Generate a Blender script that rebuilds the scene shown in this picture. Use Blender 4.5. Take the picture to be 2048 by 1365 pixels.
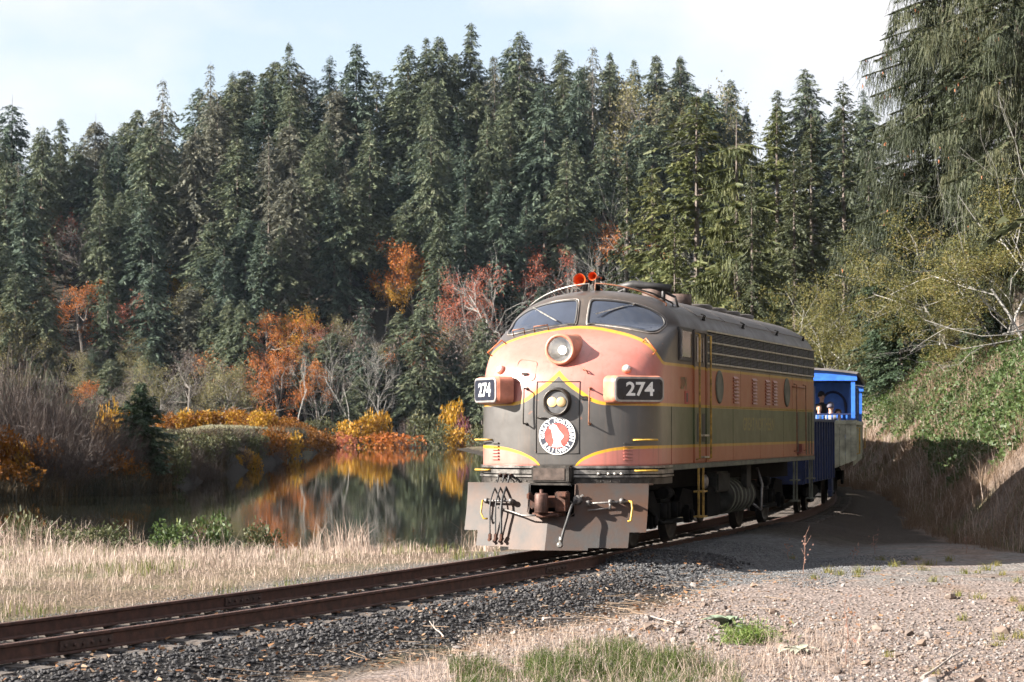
import bpy, bmesh, math, random
import numpy as np
from mathutils import Vector, Matrix

for _o in list(bpy.data.objects): bpy.data.objects.remove(_o)
scene = bpy.context.scene
COL = scene.collection
R = math.radians

# ------------------------------------------------------------------ camera
F_PX, HORIZON, CAM_H = 4380.0, 858.0, 2.12          # focal length and horizon in photo pixels (2048 wide)
PITCH = math.atan((HORIZON - 682.5) / F_PX)
cam_d = bpy.data.cameras.new('camera')
cam_d.sensor_width = 36.0
cam_d.lens = F_PX / 2048 * 36.0
cam_d.clip_start, cam_d.clip_end = 0.5, 5000
cam_d.dof.use_dof = True
cam_d.dof.focus_distance = 38.5
cam_d.dof.aperture_fstop = 4.5
cam = bpy.data.objects.new('camera', cam_d); COL.objects.link(cam)
cam.location = (0, 0, CAM_H); cam.rotation_euler = (R(90) + PITCH, 0, 0)
scene.camera = cam

# ------------------------------------------------------------------ light
SUN_AZ = math.atan2(-0.97, -0.243)      # compass angle from +Y towards +X of the direction to the sun
SUN_EL = R(26.5)
sun_d = bpy.data.lights.new('sun', 'SUN'); sun_d.energy = 5.0; sun_d.angle = R(0.53); sun_d.color = (1.0, 0.93, 0.83)
sun = bpy.data.objects.new('sun', sun_d); COL.objects.link(sun)
_s = Vector((math.sin(SUN_AZ) * math.cos(SUN_EL), math.cos(SUN_AZ) * math.cos(SUN_EL), math.sin(SUN_EL)))
sun.rotation_euler = _s.to_track_quat('Z', 'Y').to_euler()
sun.location = (-60, -20, 60)

world = bpy.data.worlds.new('World'); scene.world = world; world.use_nodes = True
def world_nodes():
    nt = world.node_tree; nt.nodes.clear(); N = nt.nodes.new; Lk = nt.links.new
    out = N('ShaderNodeOutputWorld'); bg = N('ShaderNodeBackground'); bg.inputs[1].default_value = 0.05
    sky = N('ShaderNodeTexSky'); sky.sky_type = 'NISHITA'; sky.sun_disc = False
    sky.sun_elevation = SUN_EL; sky.sun_rotation = SUN_AZ; sky.air_density = 1.0; sky.dust_density = 1.5; sky.ozone_density = 1.5
    tc = N('ShaderNodeTexCoord'); mp = N('ShaderNodeMapping'); mp.inputs['Location'].default_value = (3.3, 1.1, 0.0); mp.inputs['Scale'].default_value = (1, 1, 1.9)
    nz = N('ShaderNodeTexNoise'); nz.inputs['Scale'].default_value = 4.2; nz.inputs['Detail'].default_value = 7; nz.inputs['Roughness'].default_value = 0.52
    rp = N('ShaderNodeValToRGB'); rp.color_ramp.elements[0].position = 0.36; rp.color_ramp.elements[1].position = 0.56
    rp.color_ramp.elements[0].color = (0.36, 0.36, 0.36, 1); rp.color_ramp.elements[1].color = (1, 1, 1, 1)
    mx = N('ShaderNodeMix'); mx.data_type = 'RGBA'
    mx.inputs['B'].default_value = (4.45, 4.4, 4.55, 1)
    Lk(tc.outputs['Generated'], mp.inputs['Vector']); Lk(mp.outputs[0], nz.inputs['Vector']); Lk(nz.outputs['Fac'], rp.inputs[0])
    Lk(rp.outputs[0], mx.inputs['Factor']); Lk(sky.outputs[0], mx.inputs['A']); Lk(mx.outputs['Result'], bg.inputs[0]); Lk(bg.outputs[0], out.inputs[0])
world_nodes()
scene.view_settings.view_transform = 'Standard'; scene.view_settings.look = 'None'
scene.view_settings.exposure = 2.3; scene.view_settings.gamma = 1.0; scene.view_settings.use_curve_mapping = False
scene.render.engine = 'CYCLES'
scene.cycles.max_bounces = 6; scene.cycles.diffuse_bounces = 3; scene.cycles.glossy_bounces = 3; scene.cycles.transmission_bounces = 4
scene.cycles.volume_bounces = 0; scene.cycles.caustics_reflective = False; scene.cycles.caustics_refractive = False
scene.cycles.use_denoising = True; scene.cycles.use_adaptive_sampling = True; scene.cycles.adaptive_threshold = 0.02
scene.cycles.sample_clamp_indirect = 6

# ------------------------------------------------------------------ helpers: objects
def tag(o, label=None, cat=None, group=None, kind=None):
    for k, v in (('label', label), ('category', cat), ('group', group), ('kind', kind)):
        if v: o[k] = v
    return o
def empty(name, loc=(0, 0, 0), rz=0, label=None, cat=None, group=None, kind=None):
    o = bpy.data.objects.new(name, None); COL.objects.link(o); o.location = loc; o.rotation_euler = (0, 0, rz); o.empty_display_size = 0.3
    return tag(o, label, cat, group, kind)
def link(name, me, parent=None, loc=None, rot=None, scale=None):
    o = bpy.data.objects.new(name, me); COL.objects.link(o)
    if parent: o.parent = parent
    if loc is not None: o.location = loc
    if rot is not None: o.rotation_euler = rot
    if scale is not None: o.scale = scale if hasattr(scale, '__len__') else (scale,) * 3
    return o
def np_mesh(name, v, f, mat, tint=None, smooth=False):
    """v (n,3), f (m,k) index array with a fixed k"""
    v = np.ascontiguousarray(v, dtype=np.float32); f = np.ascontiguousarray(f, dtype=np.int32)
    me = bpy.data.meshes.new(name); me.vertices.add(len(v)); me.vertices.foreach_set('co', v.ravel())
    k = f.shape[1]; me.loops.add(f.size); me.loops.foreach_set('vertex_index', f.ravel())
    me.polygons.add(len(f)); me.polygons.foreach_set('loop_start', np.arange(0, f.size, k, dtype=np.int32))
    try: me.polygons.foreach_set('loop_total', np.full(len(f), k, dtype=np.int32))
    except Exception: pass
    me.polygons.foreach_set('use_smooth', np.full(len(f), smooth, dtype=bool))
    if tint is not None:
        a = me.attributes.new('tint', 'FLOAT', 'FACE'); a.data.foreach_set('value', np.ascontiguousarray(tint, dtype=np.float32))
    me.materials.append(mat); me.update(calc_edges=True)
    return me
class MB:
    """collects simple solids, build() links them as one mesh object"""
    def __init__(s): s.v = []; s.f = []; s.m = []; s.sm = []
    def add(s, vs, fs, mi=0, smooth=False):
        b = len(s.v); s.v += [tuple(p) for p in vs]; s.f += [tuple(i + b for i in q) for q in fs]; s.m += [mi] * len(fs); s.sm += [smooth] * len(fs)
        return s
    def box(s, x0, x1, y0, y1, z0, z1, mi=0):
        vs = [(x, y, z) for z in (z0, z1) for y in (y0, y1) for x in (x0, x1)]
        return s.add(vs, [(0, 2, 3, 1), (4, 5, 7, 6), (0, 1, 5, 4), (2, 6, 7, 3), (0, 4, 6, 2), (1, 3, 7, 5)], mi)
    def bar(s, a, b, w, h, mi=0, up=(0, 0, 1)):
        a = Vector(a); b = Vector(b); d = (b - a).normalized(); u = Vector(up)
        if abs(d.dot(u)) > .95: u = Vector((1, 0, 0))
        r = d.cross(u).normalized() * w / 2; t = r.cross(d).normalized() * h / 2
        vs = [a - r - t, a + r - t, a + r + t, a - r + t, b - r - t, b + r - t, b + r + t, b - r + t]
        return s.add(vs, [(0, 3, 2, 1), (4, 5, 6, 7), (0, 1, 5, 4), (1, 2, 6, 5), (2, 3, 7, 6), (3, 0, 4, 7)], mi)
    def tube(s, pts, r, n=8, mi=0, smooth=True, cap=True):
        pts = [Vector(p) for p in pts]; k = len(pts); rs = r if hasattr(r, '__len__') else [r] * k
        vs = []; ref = None
        for i, p in enumerate(pts):
            d = (pts[min(i + 1, k - 1)] - pts[max(i - 1, 0)]).normalized()
            if ref is None: ref = Vector((0, 0, 1)) if abs(d.z) < .9 else Vector((1, 0, 0))
            a = d.cross(ref)
            if a.length < 1e-4: a = d.cross(Vector((0.3, 1, 0.2)))
            a.normalize(); b = a.cross(d).normalized(); ref = b
            for j in range(n):
                t = 2 * math.pi * j / n; vs.append(p + (a * math.cos(t) + b * math.sin(t)) * rs[i])
        fs = [(i * n + j, i * n + (j + 1) % n, (i + 1) * n + (j + 1) % n, (i + 1) * n + j) for i in range(k - 1) for j in range(n)]
        s.add(vs, fs, mi, smooth)
        if cap:
            b = len(s.v) - len(vs); s.f.append(tuple(b + j for j in range(n))[::-1]); s.f.append(tuple(b + (k - 1) * n + j for j in range(n))); s.m += [mi] * 2; s.sm += [False] * 2
        return s
    def lathe(s, prof, o, ax, n=24, mi=0, smooth=True, caps=True):
        """prof: list of (radius, distance along ax) from o"""
        o = Vector(o); ax = Vector(ax).normalized(); a = ax.cross(Vector((0, 0, 1)) if abs(ax.z) < .9 else Vector((1, 0, 0))).normalized(); b = ax.cross(a)
        vs = [o + ax * h + (a * math.cos(2 * math.pi * j / n) + b * math.sin(2 * math.pi * j / n)) * r for r, h in prof for j in range(n)]
        fs = [(i * n + j, i * n + (j + 1) % n, (i + 1) * n + (j + 1) % n, (i + 1) * n + j) for i in range(len(prof) - 1) for j in range(n)]
        s.add(vs, fs, mi, smooth); base = len(s.v) - len(vs)
        for i in ((0, len(prof) - 1) if caps else ()):
            if prof[i][0] > 1e-4: s.f.append(tuple(base + i * n + j for j in range(n))); s.m.append(mi); s.sm.append(False)
        return s
    def prism(s, poly, o, ax, ay, depth, mi=0):
        """poly 2D outline extruded by depth along ax x ay, starting at o"""
        o = Vector(o); ax = Vector(ax).normalized(); ay = Vector(ay).normalized(); az = ax.cross(ay) * depth; n = len(poly)
        vs = [o + ax * p[0] + ay * p[1] for p in poly] + [o + ax * p[0] + ay * p[1] + az for p in poly]
        fs = [tuple(range(n))[::-1], tuple(range(n, 2 * n))] + [(i, (i + 1) % n, n + (i + 1) % n, n + i) for i in range(n)]
        return s.add(vs, fs, mi)
    def mesh(s, name, mats):
        me = bpy.data.meshes.new(name); me.from_pydata(s.v, [], s.f)
        for m in (mats if isinstance(mats, (list, tuple)) else [mats]): me.materials.append(m)
        me.polygons.foreach_set('material_index', s.m); me.polygons.foreach_set('use_smooth', s.sm); me.update()
        return me
    def build(s, name, mats, parent=None, bevel=0, fix=True, **kw):
        me = s.mesh(name, mats)
        if fix or bevel:
            bm = bmesh.new(); bm.from_mesh(me)
            bmesh.ops.remove_doubles(bm, verts=bm.verts, dist=1e-5)
            bmesh.ops.recalc_face_normals(bm, faces=bm.faces)
            if bevel: bmesh.ops.bevel(bm, geom=[e for e in bm.edges if e.is_manifold and e.calc_face_angle(0) > .5], offset=bevel, segments=2, affect='EDGES', clamp_overlap=True)
            bm.to_mesh(me); bm.free()
        return link(name, me, parent, **kw)
def text_mesh(txt, size, align='CENTER', bold=0.0):
    """flat lettering as (verts, faces) in the xy plane"""
    c = bpy.data.curves.new('lettering', 'FONT'); c.body = txt; c.size = size; c.align_x = align; c.align_y = 'CENTER'; c.offset = bold; c.resolution_u = 3
    o = bpy.data.objects.new('lettering', c); COL.objects.link(o); dg = bpy.context.evaluated_depsgraph_get()
    me = bpy.data.meshes.new_from_object(o.evaluated_get(dg)); vs = [tuple(v.co) for v in me.vertices]; fs = [tuple(p.vertices) for p in me.polygons]
    bpy.data.objects.remove(o); bpy.data.curves.remove(c); bpy.data.meshes.remove(me)
    return vs, fs

# ------------------------------------------------------------------ helpers: materials
_M = {}
ALB = 0.86         # the picture is exposed for the shade, so base colours sit a little low
def mat(name, c, rough=0.6, metal=0.0, var=0.12, scale=6.0, c2=None, bump=0.0, bscale=40.0, spec=0.5, amt=0.5, emit=None, estr=0.0, coat=0.0):
    if name in _M: return _M[name]
    c = [x * ALB for x in c]; c2 = None if c2 is None else [x * ALB for x in c2]
    m = bpy.data.materials.new(name); m.use_nodes = True; nt = m.node_tree; N = nt.nodes.new; Lk = nt.links.new
    p = nt.nodes['Principled BSDF']; p.inputs['Roughness'].default_value = rough; p.inputs['Metallic'].default_value = metal
    p.inputs['Specular IOR Level'].default_value = spec; p.inputs['Coat Weight'].default_value = coat
    tc = N('ShaderNodeTexCoord'); nz = N('ShaderNodeTexNoise'); nz.inputs['Scale'].default_value = scale; nz.inputs['Detail'].default_value = 6
    nz.inputs['Roughness'].default_value = 0.62
    Lk(tc.outputs['Object'], nz.inputs['Vector'])
    rp = N('ShaderNodeValToRGB'); e = rp.color_ramp.elements
    lo = [x * (1 - var * 2) for x in c] if c2 is None else c2
    hi = [min(1, x * (1 + var * 1.5)) for x in c] if c2 is None else c
    e[0].position = 0.5 - amt * .3; e[1].position = 0.5 + amt * .3; e[0].color = (*lo, 1); e[1].color = (*hi, 1)
    Lk(nz.outputs['Fac'], rp.inputs[0]); Lk(rp.outputs[0], p.inputs['Base Color'])
    mr = N('ShaderNodeMapRange'); mr.inputs['To Min'].default_value = max(0.02, rough - .1 * (rough > .15)); mr.inputs['To Max'].default_value = min(1, rough + .12 * (rough > .15))
    Lk(nz.outputs['Fac'], mr.inputs['Value']); Lk(mr.outputs[0], p.inputs['Roughness'])
    if bump:
        nb = N('ShaderNodeTexNoise'); nb.inputs['Scale'].default_value = bscale; nb.inputs['Detail'].default_value = 4; Lk(tc.outputs['Object'], nb.inputs['Vector'])
        b = N('ShaderNodeBump'); b.inputs['Strength'].default_value = bump; b.inputs['Distance'].default_value = 0.02; Lk(nb.outputs['Fac'], b.inputs['Height']); Lk(b.outputs[0], p.inputs['Normal'])
    if emit: p.inputs['Emission Color'].default_value = (*emit, 1); p.inputs['Emission Strength'].default_value = estr
    _M[name] = m; return m
def leaf_mat(name, cols, transl=0.28, rough=0.6, jitter=0.25):
    """tint attribute (0..1) picked from a ramp, shifted a little for each object"""
    if name in _M: return _M[name]
    m = bpy.data.materials.new(name); m.use_nodes = True; nt = m.node_tree; N = nt.nodes.new; Lk = nt.links.new
    nt.nodes.remove(nt.nodes['Principled BSDF']); out = nt.nodes['Material Output']
    at = N('ShaderNodeAttribute'); at.attribute_name = 'tint'; oi = N('ShaderNodeObjectInfo')
    ma = N('ShaderNodeMath'); ma.operation = 'MULTIPLY_ADD'; ma.inputs[1].default_value = jitter; Lk(oi.outputs['Random'], ma.inputs[0]); Lk(at.outputs['Fac'], ma.inputs[2])
    sb = N('ShaderNodeMath'); sb.operation = 'SUBTRACT'; sb.inputs[1].default_value = jitter / 2; Lk(ma.outputs[0], sb.inputs[0])
    rp = N('ShaderNodeValToRGB'); e = rp.color_ramp.elements
    while len(e) < len(cols): e.new(0.5)
    for i, c in enumerate(cols): e[i].position = i / (len(cols) - 1); e[i].color = (*[x * (ALB + .06) for x in c], 1)
    Lk(sb.outputs[0], rp.inputs[0])
    d = N('ShaderNodeBsdfPrincipled'); d.inputs['Roughness'].default_value = rough; d.inputs['Specular IOR Level'].default_value = 0.25; t = N('ShaderNodeBsdfTranslucent'); mx = N('ShaderNodeMixShader'); mx.inputs[0].default_value = transl
    Lk(rp.outputs[0], d.inputs['Base Color']); Lk(rp.outputs[0], t.inputs[0]); Lk(d.outputs[0], mx.inputs[1]); Lk(t.outputs[0], mx.inputs[2]); Lk(mx.outputs[0], out.inputs[0])
    _M[name] = m; return m

# ------------------------------------------------------------------ the line of the track
TH0 = R(18.13)
NOSE = np.array([0.77, 37.2])                         # nose of the locomotive on the ground plan
def heading(s): return TH0 - (min(max(s, -30), 75) - 7.0) / 180.0
_S0, _DS = -60.0, 0.5
_apex = NOSE + 7 * np.array([math.sin(TH0), math.cos(TH0)]) + 0.12 * np.array([math.cos(TH0), -math.sin(TH0)])
def _path():
    fw = [(_apex.copy(), 7.0)]; p = _apex.copy(); s = 7.0
    while s < 420: h = heading(s + .25); p = p + _DS * np.array([math.sin(h), math.cos(h)]); s += _DS; fw.append((p, s))
    bw = []; p = _apex.copy(); s = 7.0
    while s > _S0: h = heading(s - .25); p = p - _DS * np.array([math.sin(h), math.cos(h)]); s -= _DS; bw.append((p, s))
    return bw[::-1] + fw
_pp = _path(); PATH = np.array([q[0] for q in _pp]); PS = np.array([q[1] for q in _pp]); PH = np.array([heading(q[1]) for q in _pp])
def track_pt(s, lat=0.0):
    x = np.interp(s, PS, PATH[:, 0]); y = np.interp(s, PS, PATH[:, 1]); h = np.interp(s, PS, PH)
    return x + lat * np.cos(h), y - lat * np.sin(h), h
def track_coords(X, Y):
    """lateral offset (right of the line is positive) and station of points"""
    X = np.atleast_1d(np.asarray(X, float)).ravel(); Y = np.atleast_1d(np.asarray(Y, float)).ravel(); L = np.empty_like(X); S = np.empty_like(X)
    sub = slice(0, None, 2); P, H, T = PATH[sub], PH[sub], PS[sub]
    for a in range(0, len(X), 20000):
        x = X[a:a + 20000]; y = Y[a:a + 20000]; d = (x[:, None] - P[None, :, 0]) ** 2 + (y[:, None] - P[None, :, 1]) ** 2; i = d.argmin(1)
        dx = x - P[i, 0]; dy = y - P[i, 1]; h = H[i]; L[a:a + 20000] = dx * np.cos(h) - dy * np.sin(h); S[a:a + 20000] = T[i] + dx * np.sin(h) + dy * np.cos(h)
    return L, S
def px2x(px, Y): return (px - 1024) / F_PX * Y           # ground-plan x of a bearing at depth Y
def py2z(py, Y): return CAM_H + (HORIZON - py) / F_PX * Y
def sstep(a, b, x): t = np.clip((x - a) / (b - a), 0, 1); return t * t * (3 - 2 * t)
def vnoise(x, y, seed=0):
    """smooth value noise, vectorised"""
    x = np.asarray(x, float); y = np.asarray(y, float); xi = np.floor(x).astype(np.int64); yi = np.floor(y).astype(np.int64); fx = x - xi; fy = y - yi
    def h(a, b): n = (a * 374761393 + b * 668265263 + seed * 974711) & 0xffffffff; n = ((n ^ (n >> 13)) * 1274126177) & 0xffffffff; return ((n ^ (n >> 16)) & 0xffff) / 65535.0
    fx = fx * fx * (3 - 2 * fx); fy = fy * fy * (3 - 2 * fy)
    return (h(xi, yi) * (1 - fx) + h(xi + 1, yi) * fx) * (1 - fy) + (h(xi, yi + 1) * (1 - fx) + h(xi + 1, yi + 1) * fx) * fy
def fbm(x, y, seed=0, o=4):
    r = 0; a = .5
    for i in range(o): r = r + a * vnoise(x * 2 ** i, y * 2 ** i, seed + i); a *= .5
    return r
# ------------------------------------------------------------------ ground
WATER_Z = -0.95
_SHPX = [-2500, 0, 150, 280, 335, 450, 540, 600, 650, 700, 2600]
_SHY = [94, 97, 101, 104, 110, 146, 195, 250, 352, 374, 376]
_SKPX = [-600, 0, 100, 200, 330, 420, 540, 690, 780, 890, 960, 1080, 1190, 1280, 1370, 1450, 1560, 1700, 2100, 2800]
_SKY = [275, 245, 250, 235, 205, 175, 125, 135, 140, 62, 90, 70, 105, 130, 105, 165, 172, 165, 150, 150]
CREST_Y = 478.0
def bank_foot(s): return np.interp(s, [-30, -6, 0, 4, 8, 14, 20, 30, 80], [40, 26, 17, 10.5, 6.7, 5.2, 4.1, 3.4, 3.8])
def ground_z(X, Y, coords=None):
    X = np.asarray(X, float).ravel(); Y = np.asarray(Y, float).ravel()
    L, S = coords if coords is not None else track_coords(X, Y)
    px = 1024 + F_PX * X / np.maximum(Y, 5)
    n1 = fbm(X * .25, Y * .25, 3) - .5; n2 = fbm(X * .03, Y * .03, 9) - .5
    near = 51.5 + 2.5 * n2 * 2 + 1.5 * n1 - Y
    farshore = np.interp(px, _SHPX, _SHY)
    d_far = (Y - farshore) * .8
    Lr = np.where(Y > 330, -50, L); d = np.maximum(np.maximum(near, Lr + 6.5 + n1), d_far)
    cap = np.where(d_far > np.maximum(near, Lr + 6.5), np.interp(px, [0, 300, 420, 600, 680, 2600], [1.0, 1.7, 2.85, 2.9, 1.0, 1.0]), 0.45)
    slope = np.where(d_far > np.maximum(near, Lr + 6.5), np.interp(px, [250, 420, 600, 700], [.35, .42, .35, .3]), .2)
    z = WATER_Z + np.where(d < 0, np.maximum(-1.1, .3 * d), cap * (1 - np.exp(-slope * d / cap * 1.3)))
    z = z + np.where((d_far > 0) & (px < 640), np.clip((Y - farshore - 20) * .006, 0, .5), 0)
    z = z + np.where(d > 0, .10 * n1 * np.minimum(d, 1.5), 0)
    # far wooded hill
    top = py2z(np.interp(px, _SKPX, _SKY), CREST_Y) - 24.5
    t = np.clip((Y - 384) / (CREST_Y - 384), 0, 1.0)
    hill = top * t ** .92 + 6 * n2 - np.clip(Y - CREST_Y - 25, 0, 900) * .12
    z = np.where(Y > 384, np.maximum(z, hill), z)
    # wooded bank right of the line
    f = bank_foot(S); r = np.maximum(L - f, 0); rs = r * r / (r + .9); up = np.minimum(rs * 1.25, 5.6) + np.maximum(r - 5.2, 0) * .3
    up = np.minimum(up, 9) * sstep(-16, 4, S + r * .5) * sstep(170, 110, S)
    z = np.where(L > 0, z + np.where(r > 0, up * (1 + .25 * n1) + .25 * n1, 0), z)
    # gravel lot and crossing, then the ballast shoulders
    lot = -0.42 + .17 * sstep(-7, 0, S) * sstep(9, 3, np.abs(S - 4) - 2) + .05 * n1
    w = sstep(1.6, 4.5, L) * (r <= 0) * sstep(330, 250, Y)
    z = z * (1 - w) + np.maximum(lot, -.6) * w
    aL = np.abs(L); b = np.interp(aL, [0, 1.35, 1.7, 2.3, 3.1, 3.6], [-.225, -.225, -.26, -.42, -.58, -.62])
    cross = sstep(-1.2, .8, S) * sstep(19, 14, S) * (L > .86)
    b = np.where(L > .86, b * (1 - cross) + cross * np.interp(aL, [0, .86, 1.6, 3], [-.2, -.035, -.05, -.2]), b)
    k = sstep(3.7, 2.2, aL) * sstep(330, 250, Y)
    return z * (1 - k) + (b + .03 * n1) * k
def gz(x, y): return float(ground_z(np.array([x]), np.array([y]))[0])

def ground_mesh():
    xs = np.concatenate([-np.geomspace(17, 900, 46)[::-1], np.arange(-16.75, 24, .25), np.geomspace(24.2, 900, 46)])
    ys = np.concatenate([np.linspace(-60, 11, 12), np.arange(12, 72, .25), np.geomspace(72.5, 360, 90), np.arange(363, 560, 3.0), np.geomspace(566, 2600, 18)])
    X, Y = np.meshgrid(xs, ys); xf, yf = X.ravel(), Y.ravel(); co = track_coords(xf, yf); z = ground_z(xf, yf, co)
    L, S = co; nx, ny = len(xs), len(ys); i = np.arange(nx * ny).reshape(ny, nx)
    f = np.stack([i[:-1, :-1], i[:-1, 1:], i[1:, 1:], i[1:, :-1]], -1).reshape(-1, 4)
    # what covers the ground
    n = fbm(xf * .5, yf * .5, 21); n3 = fbm(xf * 2.2, yf * 2.2, 31, 3); px = 1024 + F_PX * xf / np.maximum(yf, 5)
    col = np.tile(np.array([.23, .17, .115]), (len(xf), 1))                                  # dry soil and litter
    def put(c, w):
        w = np.clip(w, 0, 1)[:, None]; col[:] = col * (1 - w) + np.array(c) * w
    put((.30, .235, .15), sstep(.40, .6, n) * .8)
    put((.13, .15, .05), sstep(.5, .68, fbm(xf * .8, yf * .8, 77)) * .55)
    lotw = (L > 1.5) * sstep(2.6, 3.6, L + 1.2 * (n - .5)) * (L < bank_foot(S) + .3)
    put((.41, .335, .305), lotw)
    put((.36, .335, .32), lotw * sstep(-2.2, .5, S + (n - .5) * 3) * sstep(.34, .42, n3))      # finer grey gravel behind
    put((.38, .25, .18), lotw * sstep(.56, .66, fbm(xf * .9 + 7, yf * .9, 41)) * .55)
    grey = sstep(-2.2, -.8, S + (n - .5)) * (L > .9) * sstep(5.2, 3.6, L + (n - .5) * 2) * sstep(13, 8, S + (n - .5) * 4)
    put((.235, .24, .25), grey)
    put((.25, .24, .23), sstep(-2.5, -3.3, L) * sstep(-5.2, -3.6, L + 2 * (n - .5)) * sstep(-12, -5, S) * (S < 30))
    put((.05, .046, .046), sstep(3.3, 2.3, np.abs(L) + (n3 - .5) * 1.6) * (1 - grey))
    put((.085, .065, .052), sstep(8, 13, S + (n - .5) * 4) * (L > 1.2))  # ground past the crossing darkened to deepen the shade beside the train
    put((.26, .195, .155), (L > bank_foot(S) - .5) * (S > 3)); put((.12, .12, .06), (L > bank_foot(S)) * (S > 3) * sstep(.5, .62, fbm(xf * .7, yf * .7, 91)))
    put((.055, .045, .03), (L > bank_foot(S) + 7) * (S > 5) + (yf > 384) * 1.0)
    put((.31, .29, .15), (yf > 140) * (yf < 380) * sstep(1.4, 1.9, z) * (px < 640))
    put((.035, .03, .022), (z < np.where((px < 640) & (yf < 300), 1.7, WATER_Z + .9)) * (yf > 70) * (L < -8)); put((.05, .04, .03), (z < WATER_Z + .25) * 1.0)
    col *= .40
    m = bpy.data.materials.new('ground_cover'); m.use_nodes = True; nt = m.node_tree; N = nt.nodes.new; Lk = nt.links.new; p = nt.nodes['Principled BSDF']
    p.inputs['Roughness'].default_value = .95; p.inputs['Specular IOR Level'].default_value = .2
    at = N('ShaderNodeAttribute'); at.attribute_name = 'cover'; tc = N('ShaderNodeTexCoord')
    vo = N('ShaderNodeTexVoronoi'); vo.inputs['Scale'].default_value = 16; n4 = N('ShaderNodeTexNoise'); n4.inputs['Scale'].default_value = 5; n4.inputs['Detail'].default_value = 8; n4.inputs['Roughness'].default_value = .7
    Lk(tc.outputs['Object'], vo.inputs['Vector']); Lk(tc.outputs['Object'], n4.inputs['Vector'])
    r1 = N('ShaderNodeMapRange'); r1.inputs['From Min'].default_value = .3; r1.inputs['From Max'].default_value = .7; r1.inputs['To Min'].default_value = .6; r1.inputs['To Max'].default_value = 1.35
    Lk(n4.outputs['Fac'], r1.inputs['Value'])
    sx = N('ShaderNodeSeparateColor'); Lk(vo.outputs['Color'], sx.inputs[0])
    r2 = N('ShaderNodeMapRange'); r2.inputs['To Min'].default_value = .72; r2.inputs['To Max'].default_value = 1.25; Lk(sx.outputs[0], r2.inputs['Value'])
    mu = N('ShaderNodeMath'); mu.operation = 'MULTIPLY'; Lk(r1.outputs[0], mu.inputs[0]); Lk(r2.outputs[0], mu.inputs[1])
    vm = N('ShaderNodeVectorMath'); vm.operation = 'SCALE'; Lk(at.outputs['Color'], vm.inputs[0]); Lk(mu.outputs[0], vm.inputs['Scale']); Lk(vm.outputs[0], p.inputs['Base Color'])
    bp = N('ShaderNodeBump'); bp.inputs['Strength'].default_value = .7; bp.inputs['Distance'].default_value = .05; ad = N('ShaderNodeMath'); ad.operation = 'ADD'
    Lk(vo.outputs['Distance'], ad.inputs[0]); Lk(n4.outputs['Fac'], ad.inputs[1]); Lk(ad.outputs[0], bp.inputs['Height']); Lk(bp.outputs[0], p.inputs['Normal'])
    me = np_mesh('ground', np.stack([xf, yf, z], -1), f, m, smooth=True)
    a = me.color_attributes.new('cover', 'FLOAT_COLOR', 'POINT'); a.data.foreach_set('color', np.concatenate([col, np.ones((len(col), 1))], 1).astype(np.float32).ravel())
    tag(link('ground', me), kind='structure')
ground_mesh()

def water():
    m = bpy.data.materials.new('pond_water'); m.use_nodes = True; nt = m.node_tree; N = nt.nodes.new; Lk = nt.links.new; p = nt.nodes['Principled BSDF']
    p.inputs['Base Color'].default_value = (.012, .014, .010, 1); p.inputs['Roughness'].default_value = .022; p.inputs['IOR'].default_value = 1.45
    tc = N('ShaderNodeTexCoord'); mp = N('ShaderNodeMapping'); mp.inputs['Scale'].default_value = (1.6, .8, 1); n = N('ShaderNodeTexNoise'); n.inputs['Scale'].default_value = 1.2; n.inputs['Detail'].default_value = 3
    Lk(tc.outputs['Object'], mp.inputs[0]); Lk(mp.outputs[0], n.inputs['Vector'])
    b = N('ShaderNodeBump'); b.inputs['Strength'].default_value = .065; b.inputs['Distance'].default_value = .03; Lk(n.outputs['Fac'], b.inputs['Height']); Lk(b.outputs[0], p.inputs['Normal'])
    mb = MB(); mb.add([(-700, 45, WATER_Z), (60, 45, WATER_Z), (60, 400, WATER_Z), (-700, 400, WATER_Z)], [(0, 1, 2, 3)])
    tag(mb.build('pond_water', m), kind='structure')
water()

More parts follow.
